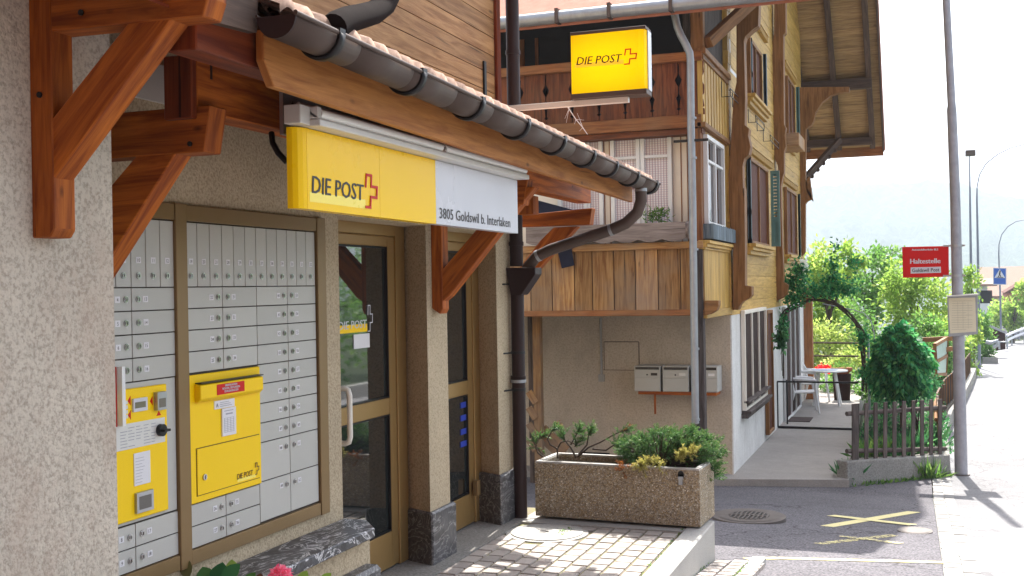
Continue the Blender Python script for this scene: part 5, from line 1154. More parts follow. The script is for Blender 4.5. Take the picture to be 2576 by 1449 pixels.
b = B(); b.prism([PY(*Z6(*p), sy - .001) for p in ((103, 470), (396, 461), (394, 403), (103, 410))], (0, .0008, 0), t=.5); b.build('white_band', M['sign_white'], hs_)
b = B(); fit_text(b, 'Automobilverkehr BLS', 'Y', sy - .002, Z6(115, 248), Z6(368, 245), Z6(115, 229), 0, 0, .0018); b.build('lettering', M['sign_white'], hs_)
b = B(); fit_text(b, 'Haltestelle', 'Y', sy - .002, Z6(100, 374), Z6(390, 368), Z6(100, 325), 0, 0, .0035); b.build('lettering', M['sign_white'], hs_)
b = B(); fit_text(b, 'Goldswil Post', 'Y', sy - .003, Z6(118, 456), Z6(380, 448), Z6(118, 420), 0, 0, .001); b.build('lettering', M['ink'], hs_)
for yy in (203, 491):
    p = PY(*Z6(415, yy), sy); q_ = PY(*Z6(628, yy), sy); b = B(); b.box(p.x, q_.x, sy - .03, sy - .005, p.z - .012, p.z + .012, t=.5); cz = p.z; cxx = (PY(*Z6(550, yy), YPp)).x
    b.tube([(cxx, YPp, cz - .015), (cxx, YPp, cz + .015)], rr[1] * 1.08, 18); b.build('clamp', M['steel'], hs_)
ty = YPp - .14
tt = thing('timetable_case', tuple(PY(2422, 845, ty)), 'grey framed timetable case with cream sheet fixed to the bus stop pole', 'notice case')
c4 = [PY(*Z6(*p), ty) for p in ((470, 1080), (752, 1055), (752, 672), (455, 685))]
b = B(); b.prism(c4, (0, .05, 0), t=.5); b.build('case', M['zinc'], tt, bevel=.004)
b = B(); b.prism([PY(*Z6(*p), ty - .0015) for p in ((484, 1048), (736, 1030), (727, 700), (468, 706))], (0, .001, 0), t=.5); b.build('timetable_sheet', plain('cream_paper', (.68, .62, .46), .6, var=.05), tt)
b = B()
for i in range(13):
    y_ = 735 + i * 23; p, q_ = PY(*Z6(500, y_), ty - .0025), PY(*Z6(random.choice((640, 700)), y_ - 3), ty - .0025); b.beam(p, q_, .0006, .004, side=(0, 1, 0))
for x_ in (560, 610, 660): p, q_ = PY(*Z6(x_, 1000), ty - .0025), PY(*Z6(x_ - 3, 740), ty - .0025); b.beam(p, q_, .0006, .003, side=(0, 1, 0))
b.build('printed_table', plain('faded_print', (.42, .38, .3), .7), tt)
p, q_ = PY(*Z6(448, 688), ty - .03), PY(*Z6(758, 668), ty - .03); b = B(); b.beam(p, q_, .1, .018); b.build('case_hood', M['lamp_body'], tt)

# ================================================================== PLANTER
p0, p1 = PZ(1344, 1306, .012), PZ(1760, 1336, .012); p0 = Vector((p0.x, p0.y + .03, .012)); p1 = Vector((p1.x, p1.y + .03, .012))
e1 = (p1 - p0).normalized(); e2 = Vector((-e1.y, e1.x, 0)); Lp = (p1 - p0).length; HP = PY(1550, 1168, p0.y).z - .0
DP = .44; hz = HP - .012
pl_ = thing('planter', tuple(p0.lerp(p1, .5) + e2 * .2), 'long exposed pebble concrete planter at the corner of the paved entrance', 'planter')
T = lambda a, c_, z: p0 + e1 * a + e2 * c_ + ZV * z
w_ = .045; b = B()
for (a0, a1, c0_, c1_) in ((0, Lp, 0, w_), (0, Lp, DP - w_, DP), (0, w_, w_, DP - w_), (Lp - w_, Lp, w_, DP - w_)):
    b.hexa([T(a0, c0_, .02), T(a1, c0_, .02), T(a1, c1_, .02), T(a0, c1_, .02), T(a0, c0_, hz - .012), T(a1, c0_, hz - .012), T(a1, c1_, hz - .012), T(a0, c1_, hz - .012)])
b.build('body', M['aggregate'], pl_)
b = B()
for (a0, a1, c0_, c1_) in ((0, Lp, 0, w_), (0, Lp, DP - w_, DP), (0, w_, w_, DP - w_), (Lp - w_, Lp, w_, DP - w_)):
    b.hexa([T(a0 + .003, c0_ + .003, hz - .012), T(a1 - .003, c0_ + .003, hz - .012), T(a1 - .003, c1_ - .003, hz - .012), T(a0 + .003, c1_ - .003, hz - .012), T(a0 + .006, c0_ + .006, hz), T(a1 - .006, c0_ + .006, hz), T(a1 - .006, c1_ - .006, hz), T(a0 + .006, c1_ - .006, hz)])
b.build('rim', M['concrete'], pl_)
b = B(); b.hexa([T(w_, w_, .02), T(Lp - w_, w_, .02), T(Lp - w_, DP - w_, .02), T(w_, DP - w_, .02), T(w_, w_, hz - .05), T(Lp - w_, w_, hz - .05), T(Lp - w_, DP - w_, hz - .05), T(w_, DP - w_, hz - .05)]); b.build('soil', M['soil'], pl_)
lk = PY(*R6(2252, 580), p1.y - .005)
b = B(); q = lk; yk = p0.lerp(p1, .86).y - .004; q = PY(*R6(2252, 580), yk); b.box(q.x - .02, q.x + .02, yk - .008, yk + .01, q.z + .01, q.z + .035, t=.5); b.disc((q.x, yk + .004, q.z + .035), .02, (0, -1, 0), .012, 16, t=.5)
b.box(q.x - .012, q.x + .012, yk - .03, yk - .008, q.z - .038, q.z + .018, mi=1, t=.5); b.box(q.x - .018, q.x + .018, yk - .026, yk - .008, q.z + .0, q.z + .016, mi=1, t=.5); b.build('bracket_lock', [M['black'], M['zinc']], pl_)
# ================================================================== VEGETATION
M['leaf_light'] = leafmat('light_leaves', (.10, .17, .035), (.22, .33, .07), .5, (.38, .42, .12))
M['leaf_mid'] = leafmat('mid_leaves', (.045, .11, .03), (.11, .22, .05), .45, (.2, .3, .08))
M['leaf_dark'] = leafmat('dark_leaves', (.02, .075, .03), (.05, .16, .06), .4, (.12, .27, .10))
M['leaf_emerald'] = leafmat('emerald_leaves', (.018, .11, .045), (.05, .24, .09), .45, (.16, .38, .12))
M['leaf_yellow'] = leafmat('yellow_green_leaves', (.15, .21, .045), (.27, .34, .09), .5, (.42, .42, .16))
M['needle'] = leafmat('green_needles', (.03, .085, .03), (.075, .16, .05), .25, (.16, .22, .07))
M['needle_y'] = leafmat('yellow_needles', (.2, .2, .05), (.36, .34, .10), .25, (.5, .42, .16))
M['needle_b'] = leafmat('brown_needles', (.16, .06, .02), (.3, .12, .04), .2)
M['leaf_big'] = leafmat('big_leaves', (.02, .09, .04), (.05, .16, .06), .3, (.12, .22, .04))
M['leaf_redg'] = leafmat('reddish_leaves', (.09, .03, .02), (.14, .07, .03), .3, (.08, .12, .04))
M['pink'] = leafmat('pink_petals', (.72, .12, .25), (.9, .32, .45), .3); M['redflower'] = leafmat('red_petals', (.7, .01, .03), (.8, .05, .06), .3)
M['whiteflower'] = leafmat('white_blossom', (.6, .62, .55), (.8, .8, .78), .4)

def blades(name, P, D, ln, wd, mat, parent=None, tint=None, **kw):
    """P base points, D directions (n,3): one diamond leaf each"""
    P = np.asarray(P, float); D = np.asarray(D, float); n = len(P)
    D /= np.linalg.norm(D, axis=1)[:, None] + 1e-9
    rnd = rng.normal(size=(n, 3)); S = np.cross(D, rnd); S /= np.linalg.norm(S, axis=1)[:, None] + 1e-9
    ln = (ln * rng.uniform(.7, 1.25, n))[:, None]; wd = (wd * rng.uniform(.75, 1.2, n))[:, None]
    N = np.cross(D, S)
    v = np.stack([P, P + D * ln * .45 + S * wd / 2 + N * ln * .04, P + D * ln - N * ln * .08, P + D * ln * .45 - S * wd / 2 + N * ln * .04], 1).reshape(-1, 3)
    off = np.zeros(3)
    if parent is None: mn, mx = v.min(0), v.max(0); off = np.array([(mn[0] + mx[0]) / 2, (mn[1] + mx[1]) / 2, mn[2]]); v = v - off
    me = bpy.data.meshes.new(name); me.vertices.add(4 * n); me.vertices.foreach_set('co', v.ravel().astype(np.float32))
    me.loops.add(4 * n); me.loops.foreach_set('vertex_index', np.arange(4 * n, dtype=np.int32))
    me.polygons.add(n); me.polygons.foreach_set('loop_start', np.arange(0, 4 * n, 4, dtype=np.int32)); me.polygons.foreach_set('loop_total', np.full(n, 4, dtype=np.int32))
    me.update(calc_edges=True)
    at = me.attributes.new('tint', 'FLOAT', 'FACE'); at.data.foreach_set('value', (tint if tint is not None else rng.uniform(0, 1, n)).astype(np.float32))
    me.materials.append(M[mat]); o = bpy.data.objects.new(name, me); C.objects.link(o); o.location = off
    if parent is not None: o.parent = parent; o.matrix_parent_inverse = Matrix.Translation(-parent.location) if parent.parent is None else Matrix()
    tag(o, **kw); return o
def crown(ells, n, clump=.22, per=40):
    """clumped points in a set of ellipsoids ((cx,cy,cz),(rx,ry,rz))"""
    P, Dd, Tn, Cl = [], [], [], []
    vol = np.array([e[1][0] * e[1][1] * e[1][2] for e in ells]) ** .7; vol /= vol.sum()
    for (c, r), v in zip(ells, vol):
        k = max(1, int(n * v / per)); u = rng.normal(size=(k, 3)); u /= np.linalg.norm(u, axis=1)[:, None]
        u *= rng.uniform(.35, 1.0, k)[:, None] ** .6; cc = np.array(c) + u * np.array(r); ct = rng.uniform(0, 1, k)
        p = np.repeat(cc, per, 0) + rng.normal(size=(k * per, 3)) * clump * np.array(r).mean()
        P.append(p); Dd.append(p - np.array(c) + rng.normal(size=p.shape) * np.array(r) * .7 + np.array([0, 0, -.2 * r[2]])); Tn.append(np.clip(np.repeat(ct, per) * .6 + rng.uniform(0, .4, k * per), 0, 1)); Cl.append(cc)
    return np.concatenate(P), np.concatenate(Dd), np.concatenate(Tn), np.concatenate(Cl)
def tree(name, lab, cat, base, ells, n, leaf, mat, trunk=.1, group=None, limbs=9, clump=.2):
    t_ = thing(name, base, lab, cat, group); P, D, Tn, Cl = crown(ells, n, clump)
    blades('crown', P, D, leaf, leaf * .55, mat, t_, Tn)
    b = B(); base = Vector(base); top = Vector(ells[0][0])
    b.tube([base - ZV * .3, base.lerp(top, .35) + Vector((.05, 0, 0)), base.lerp(top, .7) - Vector((.06, 0, 0)), top], [trunk, trunk * .8, trunk * .55, trunk * .2], 8)
    idx = rng.choice(len(Cl), min(limbs, len(Cl)), replace=False)
    for i in idx:
        q = Vector(Cl[i]); s_ = base.lerp(top, random.uniform(.3, .8)); m_ = s_.lerp(q, .5) + Vector((0, 0, .1 * (q - s_).length)); b.tube([s_, m_, q], [trunk * .4, trunk * .25, trunk * .08], 5)
    b.build('trunk', M['bark'], t_); return t_
def ell(x, y, Y, rx, ry, rY=None):
    """ellipsoid whose outline in the picture is centred on (x, y) at distance Y"""
    c = PY(x, y, Y); s_ = Y / 1.05 / F; return (tuple(c), (rx * s_, (rY or rx) * s_, ry * s_))
def gz(p): return zfar(p[1]) - .16

# trees and shrubs behind the terrace
def T_(name, lab, cat, els, n, leaf, mat, trunk=.1, **kw):
    c = els[0][0]; b0 = (c[0], c[1], gz(c)); return tree(name, lab, cat, b0, els, n, leaf, mat, trunk, **kw)
T_('garden_tree', 'pale green loose tree rising behind the rose arch, next to the chalet corner', 'tree', [ell(2085, 690, 36, 62, 72), ell(2055, 770, 37, 60, 60), ell(2130, 650, 35, 35, 40)], 4200, .17, 'leaf_light', .12)
T_('garden_tree', 'light green tree behind the red bus stop sign', 'tree', [ell(2310, 760, 38, 75, 85), ell(2350, 860, 36, 55, 60), ell(2260, 720, 38, 50, 60)], 5200, .16, 'leaf_light', .13)
T_('garden_tree', 'greyish green thin topped tree between the rose arch and the red sign', 'tree', [ell(2195, 690, 44, 60, 62), ell(2230, 650, 46, 36, 30), ell(2160, 760, 43, 60, 60)], 3600, .18, 'leaf_mid', .13)
T_('garden_shrub', 'bright yellow green shrub behind the terrace rails', 'shrub', [ell(2075, 880, 33, 70, 60), ell(2130, 920, 32, 55, 40)], 3800, .12, 'leaf_yellow', .05)
T_('garden_shrub', 'green shrub in the middle of the garden below the rose arch', 'shrub', [ell(2120, 820, 40, 80, 60), ell(2170, 880, 36, 40, 45)], 3600, .14, 'leaf_mid', .06)
T_('garden_shrub', 'mid green shrub left of the pole behind the fence', 'shrub', [ell(2360, 900, 33, 40, 55), ell(2330, 840, 34, 40, 50)], 2600, .13, 'leaf_mid', .06)
T_('garden_shrub', 'pale tall shrub standing just right of the bus stop pole', 'shrub', [ell(2445, 720, 46, 16, 55), ell(2440, 900, 43, 16, 55), ell(2452, 830, 44, 14, 50)], 2000, .15, 'leaf_light', .05)
T_('garden_shrub', 'green shrub spilling beside the second lamp post', 'shrub', [ell(2476, 840, 56, 18, 50), ell(2480, 890, 55, 16, 28)], 1600, .17, 'leaf_mid', .05)
T_('street_tree', 'hazy light green trees by the walking person', 'tree', [ell(2545, 790, 95, 34, 36), ell(2580, 740, 90, 22, 40), ell(2510, 800, 100, 20, 26)], 2600, .35, 'leaf_light', .2)
T_('conifer_shrub', 'dark green spreading conifer at the foot of the dense bush', 'shrub', [ell(2305, 965, 19, 50, 24), ell(2250, 975, 19.5, 36, 16)], 3600, .06, 'leaf_dark', .03)
c0 = ell(2266, 888, 18.6, 56, 64); t_ = thing('dense_bush', (c0[0][0], c0[0][1], -1.1), 'dense dark green rounded leafy bush behind the picket fence', 'bush')
u = rng.normal(size=(5200, 3)); u /= np.linalg.norm(u, axis=1)[:, None]; pr = np.array(c0[0]) + u * np.array(c0[1]) * (1 - .3 * rng.uniform(0, 1, 5200) ** 2)[:, None] * (1 + .13 * np.sin(u[:, :1] * 9 + u[:, 2:] * 7) + .07 * np.sin(u[:, 1:2] * 17 + u[:, 2:] * 13) + rng.normal(size=(5200, 1)) * .05)
pr[:, :2] = np.array(c0[0][:2]) + (pr[:, :2] - np.array(c0[0][:2])) * (1.12 - .32 * np.clip((pr[:, 2:3] - c0[0][2]) / c0[1][2], -1, 1))
pr[:, 2] = np.where(pr[:, 2] < c0[0][2], c0[0][2] + (pr[:, 2] - c0[0][2]) * 1.75, pr[:, 2])
blades('crown', pr, u * .7 + np.array([0, 0, -.7]) + rng.normal(size=u.shape) * .35, .10, .065, 'leaf_emerald', t_)
b = B(); b.tube([(c0[0][0], c0[0][1], -1.2), c0[0]], [.04, .02], 6); b.build('trunk', M['bark'], t_)
# rose arch
YA = 20.5; arch = thing('rose_arch', tuple(PY(2180, 1000, YA)), 'climbing rose trained over a metal arch beside the terrace', 'climbing rose')
path_ = [PY(*Z5(*p), YA) for p in ((290, 1449), (290, 900), (330, 830), (480, 760), (580, 715), (680, 712), (800, 745), (910, 815), (1000, 910), (1060, 1010), (1085, 1150), (1100, 1449), (1105, 1600))]
b = B()
for k_ in range(6):
    o_ = Vector((random.uniform(-.05, .05), random.uniform(-.25, .25), random.uniform(-.05, .05))); b.tube([p + o_ + Vector((random.uniform(-.04, .04), 0, random.uniform(-.04, .04))) for p in path_], .013, 5)
b.build('stem', M['bark'], arch)
b = B(); b.tube([PY(*Z5(*p), YA + .5) for p in ((700, 760), (1000, 820), (1100, 850), (1170, 930), (1200, 1050), (1210, 1250))], .01, 5); q = PY(2184, 840, YA); b.tube([q, (q.x, q.y, ZG)], .022, 6); b.build('arch_tube', M['zinc'], arch)
cl = []
for (x, y, rx, ry, n_) in ((430, 560, 120, 110, 420), (480, 430, 80, 80, 200), (800, 560, 110, 90, 260), (940, 610, 100, 70, 220), (800, 420, 60, 120, 130), (440, 720, 90, 60, 220), (320, 960, 40, 90, 160), (830, 200, 40, 70, 26), (650, 640, 160, 60, 280), (1090, 1100, 60, 120, 160), (1150, 1430, 90, 60, 220), (990, 350, 60, 80, 90), (1250, 1500, 110, 80, 260)):
    c, r = ell(*Z5(x, y), YA, rx * .26, ry * .26); cl.append((np.array(c), np.array(r), n_))
P = np.concatenate([c + rng.normal(size=(n_, 3)) * r * .55 for c, r, n_ in cl]); blades('foliage', P, rng.normal(size=P.shape) + np.array([0, 0, -.3]), .075, .05, 'leaf_emerald', arch)
P = np.concatenate([c + rng.normal(size=(n_ // 4, 3)) * r * .6 for c, r, n_ in cl]); blades('young_foliage', P, rng.normal(size=P.shape), .07, .045, 'leaf_dark', arch)
c, r = ell(2021, 668, YA, 12, 12); P = np.array(c) + rng.normal(size=(90, 3)) * np.array(r) * .5; blades('blossom', P, rng.normal(size=P.shape), .07, .06, 'whiteflower', arch)
b = B(); b.prism([(-.93, 15.5, -1.1), (.30, 16.75, -1.1), (.36, 20, -1.15), (.55, 24, -1.2), (.8, 27, -1.3), (-.95, 27, -1.3)], (0, 0, .30), t=.5); b.build('garden_bed', M['soil'], origin=False, kind='structure')
P = np.stack([rng.uniform(-.9, .45, 5200), 15.9 + 9 * rng.uniform(0, 1, 5200) ** 1.3, np.full(5200, -.82)], 1); P = P[P[:, 0] < (P[:, 1] - 15.4) * .9 - .75]
cl_ = np.sin(P[:, 0] * 7 + 1) * np.sin(P[:, 1] * 5); P = P[cl_ > -.1]; P[:, 2] += rng.uniform(0, .16, len(P))
blades('ground_cover', P, rng.normal(size=P.shape) * .7 + np.array([0, 0, .6]), .09, .04, 'leaf_dark', kind='stuff')  # darker leaf colour carries the shade behind the fence
# small garden plants inside the fence
def clump(name, lab, cat, x, y, off, rad, n, ln, wd, mat, base_z=None, up=1.0):
    q = PV(x, y, off) if off is not None else x
    P = np.array(q) + rng.normal(size=(n, 3)) * np.array([rad, rad, .01]); D = rng.normal(size=(n, 3)) * .7 + np.array([0, 0, up]); return blades(name, P, D, ln, wd, mat, label=lab, cat=cat)
for i, (x, y, m, s_, lab) in enumerate(((2172, 1146, 'leaf_mid', .24, 'lettuce like plant at the left end behind the picket fence'), (2205, 1136, 'leaf_mid', .22, 'broad leaved plant behind the second gap of the picket fence'), (2240, 1142, 'leaf_dark', .26, 'dark strap leaved plant behind the middle of the picket fence'), (2290, 1128, 'leaf_dark', .3, 'tall dark leaved plant behind the right half of the picket fence'), (2335, 1120, 'leaf_dark', .3, 'yellowish green plant behind the right end of the picket fence'))):
    clump('garden_plant', lab, 'plant', x, y, .5, .09, 46, s_, .05, m, up=1.1)
for i, (x, y, n_, lab) in enumerate(((2130, 1180, 40, 'dark spiky tuft of leaves at the path edge against the garden wall'),)):
    q = PZ(2118, 1196, ZG); P = np.array(q) + rng.normal(size=(60, 3)) * np.array([.06, .05, .0]); blades('leafy_tuft', P, rng.normal(size=(60, 3)) * .8 + np.array([0, 0, .8]), .24, .03, 'leaf_dark', label=lab, cat='plant')
P = []; 
for i in range(260):
    t = random.random() ** .7; q = A.lerp(Bq, t) - NN * random.uniform(.0, .09); P.append((q.x, q.y, zr(q.y)))
blades('weeds', P, rng.normal(size=(260, 3)) * .6 + np.array([0, 0, .6]), .07, .02, 'leaf_mid', kind='stuff')
for x, lab in ((2325, 'large grassy weed at the foot of the garden wall, left of the tallest one'), (2352, 'tallest grassy weed at the right foot of the garden wall')):
    q = PG(x, 1205); P = np.array(q) + rng.normal(size=(34, 3)) * np.array([.06, .02, 0]); blades('grassy_weed', P, rng.normal(size=(34, 3)) * .45 + np.array([0, 0, 1]), .3, .025, 'leaf_mid', label=lab, cat='weed')
q = PZ(*R6(1405, 975), 0); P = np.array((q.x, q.y, 0)) + rng.normal(size=(60, 3)) * np.array([.02, .05, 0]); blades('moss_tuft', P, rng.normal(size=(60, 3)) + np.array([0, 0, .7]), .03, .01, 'leaf_mid', label='small green weed growing beside the round manhole cover', cat='weed')
P = [];
for i in range(260): P.append((random.choice((-1.535, -1.13, -1.375)) + random.uniform(-.01, .01), random.uniform(5.8, 7.7), 0)); 
P = [(x, y, .004 if x < -1.5 else zr(y) + .032) for x, y, z in P]; blades('joint_weeds', P, rng.normal(size=(260, 3)) + np.array([0, 0, .8]), .022, .007, 'leaf_mid', kind='stuff')
# back of terrace: hedge, pot, red flowers, rails, posts
T_('low_hedge', 'low clipped green hedge strip at the back edge of the terrace', 'hedge', [ell(2110, 965, 27, 60, 14), ell(2190, 985, 25, 30, 22)], 2600, .07, 'leaf_mid', .03)
q = PY(2118, 990, 25); pt = thing('bowl_planter', (q.x, 25, ZG), 'terracotta bowl on a dark stand at the back of the terrace', 'plant pot')
zt, zm = PY(2118, 924, 25).z, PY(2118, 940, 25).z; b = B(); b.tube([(q.x, 25, zm), (q.x, 25, lerp(zm, zt, .5)), (q.x, 25, zt)], [.14, .22, .235], 18); b.build('bowl', M['terracotta'], pt)
b = B(); b.tube([(q.x, 25, ZG), (q.x, 25, zm)], [.17, .2], 14); b.build('stand', M['shutter_dull'], pt)
P = np.array((q.x, 25, zt)) + rng.normal(size=(160, 3)) * np.array([.12, .1, .03]); blades('foliage', P, rng.normal(size=P.shape) + np.array([0, 0, 1]), .1, .03, 'leaf_mid', pt)
q = PY(2078, 928, 26); P = np.array(q) + rng.normal(size=(260, 3)) * np.array([.1, .08, .04]); blades('red_geranium', P, rng.normal(size=P.shape), .06, .05, 'redflower', label='red flowering plant beside the terracotta bowl behind the table', cat='flower')
pg = thing('pergola', tuple(PY(2100, 1000, 29)), 'dark wooden pergola post and rails at the far end of the terrace', 'pergola')
b = B(); q0, q1 = PY(2018, 900, 29), PY(2032, 900, 29); b.box(q0.x, q1.x, 29, 29.15, -1, PY(2025, 760, 29).z, L=(0, 0, 1)); b.build('post', M['brown_wood'], pg)
for yy in (862, 895): b = B(); b.tube([PY(2025, yy, 29), PY(2160, yy + 1, 29)], .022, 6); b.build('rail', M['shutter_dull'], pg)
# ivy on base wall corner
c, r = ell(1966, 845, 18.2, 10, 32); P = np.array(c) + rng.normal(size=(240, 3)) * np.array(r) * .5; blades('climbing_vine', P, rng.normal(size=P.shape) + np.array([0, 0, -1.]), .1, .06, 'leaf_dark', label='dark green vine hanging on the chalet wall beside the terrace door', cat='vine')
# veranda plants
for (x, y, n_, rx, m, lab) in ((1650, 545, 150, 26, 'leaf_mid', 'feathery green plant in the scalloped flower box below the windows'),):
    c, r = ell(x, y, YB, rx, 16); P = np.array(c) + rng.normal(size=(n_, 3)) * np.array([r[0], .05, r[2]]) * .6; blades('window_plant', P, rng.normal(size=P.shape) + np.array([.4, 0, .5]), .09, .018, m, label=lab, cat='plant')

# --- conifers in the planter
def sprig(P, D, Tn, s_, d, n, ln):
    s_, d = Vector(s_), Vector(d).normalized()
    for i in range(n):
        t = random.random(); p = s_ + d * ln * t; r_ = Vector((random.gauss(0, 1), random.gauss(0, 1), random.gauss(0, 1))).normalized(); P.append(tuple(p)); D.append(tuple(d * 1.0 + r_ * .75)); Tn.append(random.random() * .5 + .5 * t)
pine = thing('dwarf_pine', tuple(T(.25, .22, hz - .05)), 'sparse dwarf pine with bare arching branches in the left half of the planter', 'shrub')
P, D, Tn, Pb, Db, Tb = [], [], [], [], [], []; b = B(); yc = p0.y + .18
br = [[(1262, 437), (1200, 390), (1180, 340), (1205, 290), (1250, 262)], [(1345, 430), (1340, 360), (1370, 310), (1420, 300), (1480, 330), (1530, 270)], [(1280, 435), (1230, 400), (1190, 350), (1165, 310)], [(1490, 420), (1570, 350), (1660, 310), (1740, 265), (1800, 235), (1850, 225)], [(1480, 425), (1440, 350), (1400, 300), (1385, 250)], [(1500, 400), (1560, 330), (1570, 270), (1580, 230)], [(1600, 360), (1700, 370), (1760, 330), (1790, 300)], [(1345, 360), (1290, 330), (1270, 290), (1300, 230), (1330, 210)], [(1440, 330), (1480, 260), (1500, 225)]]
for k_, pth in enumerate(br):
    yo = yc + random.uniform(-.1, .12); pp_ = [PY(*R6(*p), yo) for p in pth]; n_ = len(pp_); b.tube(pp_, [lerp(.008, .0035, i / (n_ - 1)) for i in range(n_)], 6)
    tip = pp_[-1]; dd = (pp_[-1] - pp_[-2]).normalized()
    for j in range(12):
        s_ = pp_[-1].lerp(pp_[-2], random.uniform(-.3, 1.3)); d_ = dd + Vector((random.gauss(0, .7), random.gauss(0, .7), random.gauss(.2, .5)))
        (sprig(Pb, Db, Tb, s_, d_, 14, .07) if (j % 6 == 0 and k_ in (0, 3, 7)) else sprig(P, D, Tn, s_, d_, 34, .075))
        b.tube([s_, s_ + Vector(d_).normalized() * .06], [.003, .0015], 4)
b.build('branches', M['bark'], pine); blades('needles', P, D, .026, .0045, 'needle', pine, np.array(Tn)); blades('dry_needles', Pb, Db, .026, .0045, 'needle_b', pine)
jun = thing('dwarf_juniper', tuple(T(Lp * .72, .22, hz - .05)), 'dense spreading conifer overflowing the right end of the planter', 'shrub')
P, D, Tn, Py, Dy, Ty, Po, Do, To = [], [], [], [], [], [], [], [], []; b = B(); root = T(Lp * .72, DP * .55, hz - .05)
def place(x, y, dy): return PY(*R6(x, y), yc + dy)
spec = []
for i in range(240):
    x = random.uniform(1800, 2560); y = random.uniform(215, 440) if x < 2380 else random.uniform(255, 600)
    top = 330 - 110 * math.sin(min(1, max(0, (x - 1780) / 400)) * 1.57) + (30 if x > 2400 else 0)
    if y < top: y = top + random.uniform(0, 80)
    if x < 1900 and y > 420: continue
    spec.append((x, y, random.uniform(-.12, .42) if x < 2420 else random.uniform(-.05, .35), 0))
for i in range(9): spec.append((random.uniform(1930, 2090), random.uniform(440, 500), -.24, 1))
for i in range(9): spec.append((random.uniform(2170, 2360), random.uniform(350, 410), -.2, 1))
for i in range(2): spec.append((random.uniform(1795, 1830), random.uniform(470, 520), -.22, 2))
for x, y, dy, ty in spec:
    q = place(x, y, dy); s_ = q.lerp(root, random.uniform(.25, .45)); s_.z += .02; b.tube([root.lerp(s_, .3), s_, q], [.006, .004, .0015], 4)
    d_ = (q - root).normalized() + Vector((random.gauss(0, .35), random.gauss(0, .35), random.gauss(.15, .35)))
    L_, DD, TT = ((P, D, Tn), (Py, Dy, Ty), (Po, Do, To))[ty]
    for j in range(7): sprig(L_, DD, TT, q - d_.normalized() * random.uniform(0, .06), d_ + Vector((random.gauss(0, .7), random.gauss(0, .7), random.gauss(0, .55))), 26, .06)
b.build('branches', M['bark'], jun); blades('needles', P, D, .022, .0045, 'needle', jun, np.array(Tn)); blades('pale_tips', Py, Dy, .022, .0045, 'needle_y', jun, np.array(Ty)); blades('dry_tips', Po, Do, .022, .0045, 'needle_b', jun, np.array(To))

# --- flowers at the foot of the letterbox wall
YF = 3.75
fp = thing('flowering_plant', (PY(600, 1440, YF).x, YF, 0), 'leafy potted plant with a pink flower head in front of the marble bench', 'plant')
pf = PY(600, 1560, YF); b = B(); b.tube([(pf.x, YF, 0), (pf.x, YF, .3), (pf.x, YF, .32), (pf.x, YF, .36)], [.13, .18, .2, .2], 20); b.build('pot', M['terracotta'], fp)
def leafshape(b, root_, tip, wd, nrm, mi=0, t=.5):
    root_, tip = Vector(root_), Vector(tip); d = tip - root_; L_ = d.length; d = d.normalized(); s_ = d.cross(Vector(nrm)).normalized(); n_ = s_.cross(d)
    prof_ = [(0, .0), (.12, .55), (.3, .9), (.5, 1), (.7, .82), (.88, .42), (1, 0)]
    ctr_ = [root_ + d * L_ * t_ + n_ * (.08 * L_ * math.sin(t_ * 3.14)) for t_, w_ in prof_]
    lf = [c + s_ * wd / 2 * w_ + n_ * .05 * wd for c, (t_, w_) in zip(ctr_, prof_)]; rt = [c - s_ * wd / 2 * w_ + n_ * .05 * wd for c, (t_, w_) in zip(ctr_, prof_)]
    n0 = len(prof_); vs = ctr_ + lf + rt; fs = []
    for i in range(n0 - 1): fs += [(i, i + 1, n0 + i + 1, n0 + i), (i + 1, i, 2 * n0 + i, 2 * n0 + i + 1)]
    b.shared([tuple(v) for v in vs], fs, mi, t, True)
MB_ = [M['leaf_big'], M['leaf_redg'], M['leaf_light']]
def P9(x, y, Y=YF): return PY(*Z9(x, y), Y)
b = B(); st = B()
for (rx, ry, tx, ty, wd, mi, dy) in ((640, 430, 625, 200, .05, 1, -.05), (850, 470, 800, 305, .07, 0, 0), (960, 500, 1010, 250, .085, 0, .03), (1000, 450, 1190, 270, .06, 0, -.03), (1110, 440, 1100, 225, .06, 2, .05), (720, 500, 900, 330, .06, 0, .08), (1230, 480, 1350, 360, .04, 0, .03), (1380, 450, 1400, 370, .03, 1, .05), (1800, 480, 1880, 340, .045, 2, 0), (2020, 460, 2130, 365, .035, 2, .05), (250, 450, 262, 330, .03, 2, -.1), (450, 470, 440, 360, .015, 2, -.1), (700, 520, 560, 420, .06, 0, 0), (1250, 520, 1120, 420, .06, 0, .05)):
    leafshape(b, P9(rx, ry, YF + dy), P9(tx, ty, YF + dy + random.uniform(-.03, .03)), wd, (.5, -1, .3), mi, random.random()); q = P9(rx, ry, YF + dy); st.tube([(pf.x, YF, .34), q.lerp(Vector((pf.x, YF, .34)), .4) , q], [.005, .004, .003], 5)
b.build('leaves', MB_, fp); 
c = P9(1600, 385); c = np.array(c); u = rng.normal(size=(900, 3)); u /= np.linalg.norm(u, axis=1)[:, None]; P = c + u * np.array([.035, .03, .028]) + np.array([0, 0, -.004])
blades('flower_head', P[:520] + rng.normal(size=(520, 3)) * .004, (u + rng.normal(size=u.shape) * .8)[:520], .016, .012, 'pink', fp); st.tube([(pf.x, YF, .34), tuple(c)], [.005, .003], 5); st.build('stems', M['leaf_mid'], fp)

